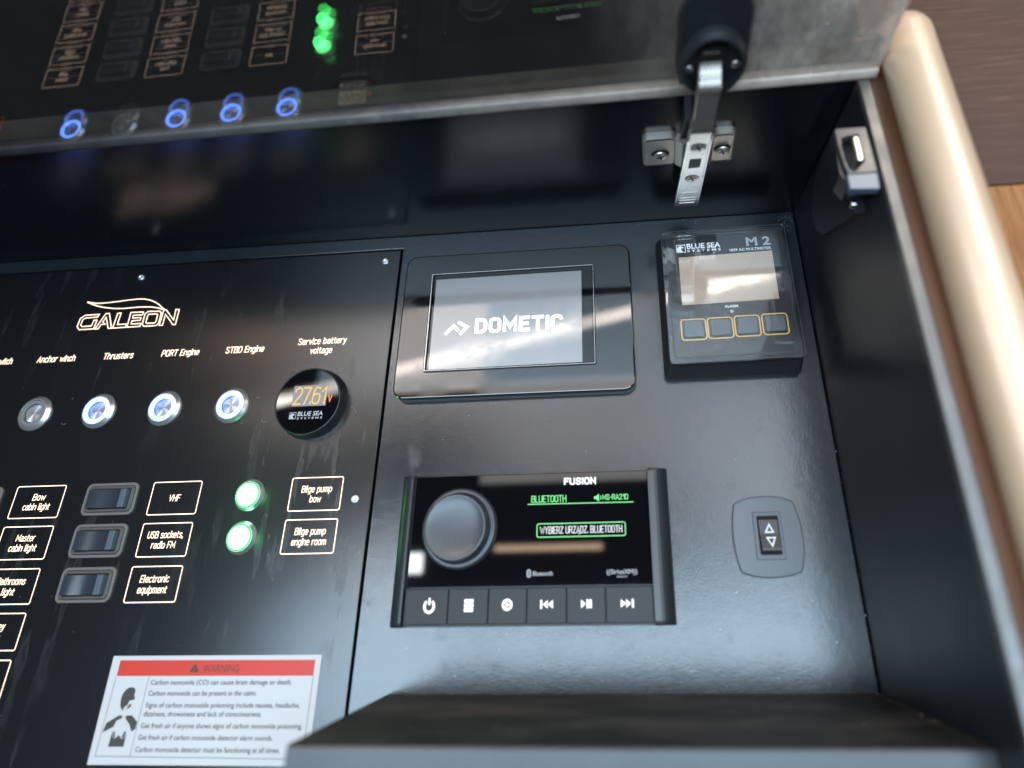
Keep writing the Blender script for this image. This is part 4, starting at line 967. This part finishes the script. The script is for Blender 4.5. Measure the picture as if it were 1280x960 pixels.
prof = [(-28.4, 2.7), (-28.4, 3.6), (-29.6, 4.3), (-38, 5.0), (-46.5, 7.4), (-47.6, 7.2), (-48.0, 2.7)]; n = len(prof); mb = MB()
mb.add([(160.7, y, zz) for y, zz in prof] + [(172.3, y, zz) for y, zz in prof], [(i, (i + 1) % n, n + (i + 1) % n, n + i) for i in range(n)] + [tuple(range(n)), tuple(range(n, 2 * n))])
mb.build('paddle', M['satin_black'], rs, RO)
mb = MB()
def zr(y): return (4.3 + (-29.6 - y) / 8.4 * .7 if y > -38 else 5.0 + (-38 - y) / 8.5 * 2.4) + .08
for pts in ([(164.3, -36.9), (169.1, -36.9), (166.9, -32.4)], [(164.6, -40.2), (169.5, -40.2), (167.2, -45.0)]):
    k0 = len(mb.v); line(mb, pts, .75, 0, True)
    mb.v[k0:] = [(x, y, zr(y)) for x, y, _ in mb.v[k0:]]
mb.build('arrow_marks', M['white_print'], rs, RO)

# ------------------------------------------------------------------ warning sticker
KO = (-188, -131, 0)
sk = empty('warning_sticker', KO, 'white carbon monoxide warning sticker with a red header band', 'sticker')
mb = MB(); prism(mb, [(-258.4, -159.9), (-117.6, -159.6), (-118.2, -102.5), (-259.1, -102.5)], 0.02, .16); mb.build('sheet', M['sticker'], sk, KO)
mb = MB(); flat(mb, [(-253.6, -113.6), (-121.9, -113.8), (-121.9, -105.2), (-253.6, -104.9)], .22); mb.build('header_band', M['sticker_red'], sk, KO)
mb = MB(); line(mb, [(-253.8, -113.9), (-254.4, -155.6), (-121.5, -156.2), (-121.8, -113.9)], .3, .22); line(mb, [(-231.2, -113.9), (-231.6, -155.8)], .3, .22); mb.build('border_lines', M['grey_text'], sk, KO)
text('WARNING', -183.6, -109.5, 24, 4.2, .28, M['black_print'], sk, KO)
mb = MB(); flat(mb, [(-204.8, -111.7), (-198.2, -111.7), (-201.5, -106.7)], .28); mb.build('hazard_triangle', M['black_print'], sk, KO)
text('!', -201.5, -110.2, .7, 2.6, .33, M['sticker_red'], sk, KO)
for s, x1, y in (('Carbon monoxide (CO) can cause brain damage or death.', -135.2, -117.0), ('Carbon monoxide can be present in the cabin.', -157, -122.8),
                 ('Signs of carbon monoxide poisoning include nausea, headache,', -127.8, -129.1), ('dizziness, drowsiness and lack of consciousness.', -151.4, -133.7),
                 ('Get fresh air if anyone shows signs of carbon monoxide poisoning.', -124.3, -139.8), ('Get fresh air if carbon monoxide detector alarm sounds.', -141.8, -145.8),
                 ('Carbon monoxide detector must be functioning at all times.', -136.1, -151.9)):
    text(s, -229, y, x1 + 229, 2.8, .22, M['grey_text'], sk, KO, align='l', bold=.012)
mb = MB()
flat(mb, smooth_pts([(-243.6, -132.5), (-246.2, -129), (-246.4, -123.6), (-243.6, -120.2), (-240, -119.9), (-238.2, -121.4), (-238.2, -124), (-237.2, -125.8), (-238.6, -126.6), (-240.6, -127), (-241.4, -129.4), (-243.0, -130.0)], 3), .22)
flat(mb, [(-241.6, -131.6), (-238.8, -130.2), (-238.6, -128.4), (-240.4, -129.2)], .22)
flat(mb, [(-253.6, -143.6), (-252.4, -138.6), (-245.2, -134.6), (-242.8, -134.8), (-243, -136.2), (-246, -137.4), (-247.2, -140.6)], .22)
flat(mb, [(-240.6, -134.8), (-236.6, -134.6), (-232.0, -138.0), (-232.2, -141.8), (-234.4, -143), (-237.2, -139), (-240.4, -136.4)], .22)
flat(mb, [(-247.6, -150.8), (-246.9, -143.2), (-245.4, -142.8), (-244.4, -146.0), (-242.2, -144.9), (-240.2, -146.0), (-239.0, -142.8), (-237.4, -143.2), (-237.2, -150.8)], .22)
mb.build('person_pictogram', M['black_print'], sk, KO)
mb = MB(); line(mb, smooth_pts([(-242.1, -133), (-242.1, -136.4), (-244.8, -138.4), (-246.4, -143.6), (-244.6, -146.4), (-242.4, -144.0), (-242.0, -138.4), (-239.8, -138.2), (-237.6, -143.6), (-239.6, -146.6), (-241.9, -144.2)], 4), .35, .24); mb.build('lung_lines', M['grey_print'], sk, KO)
del M['halo']
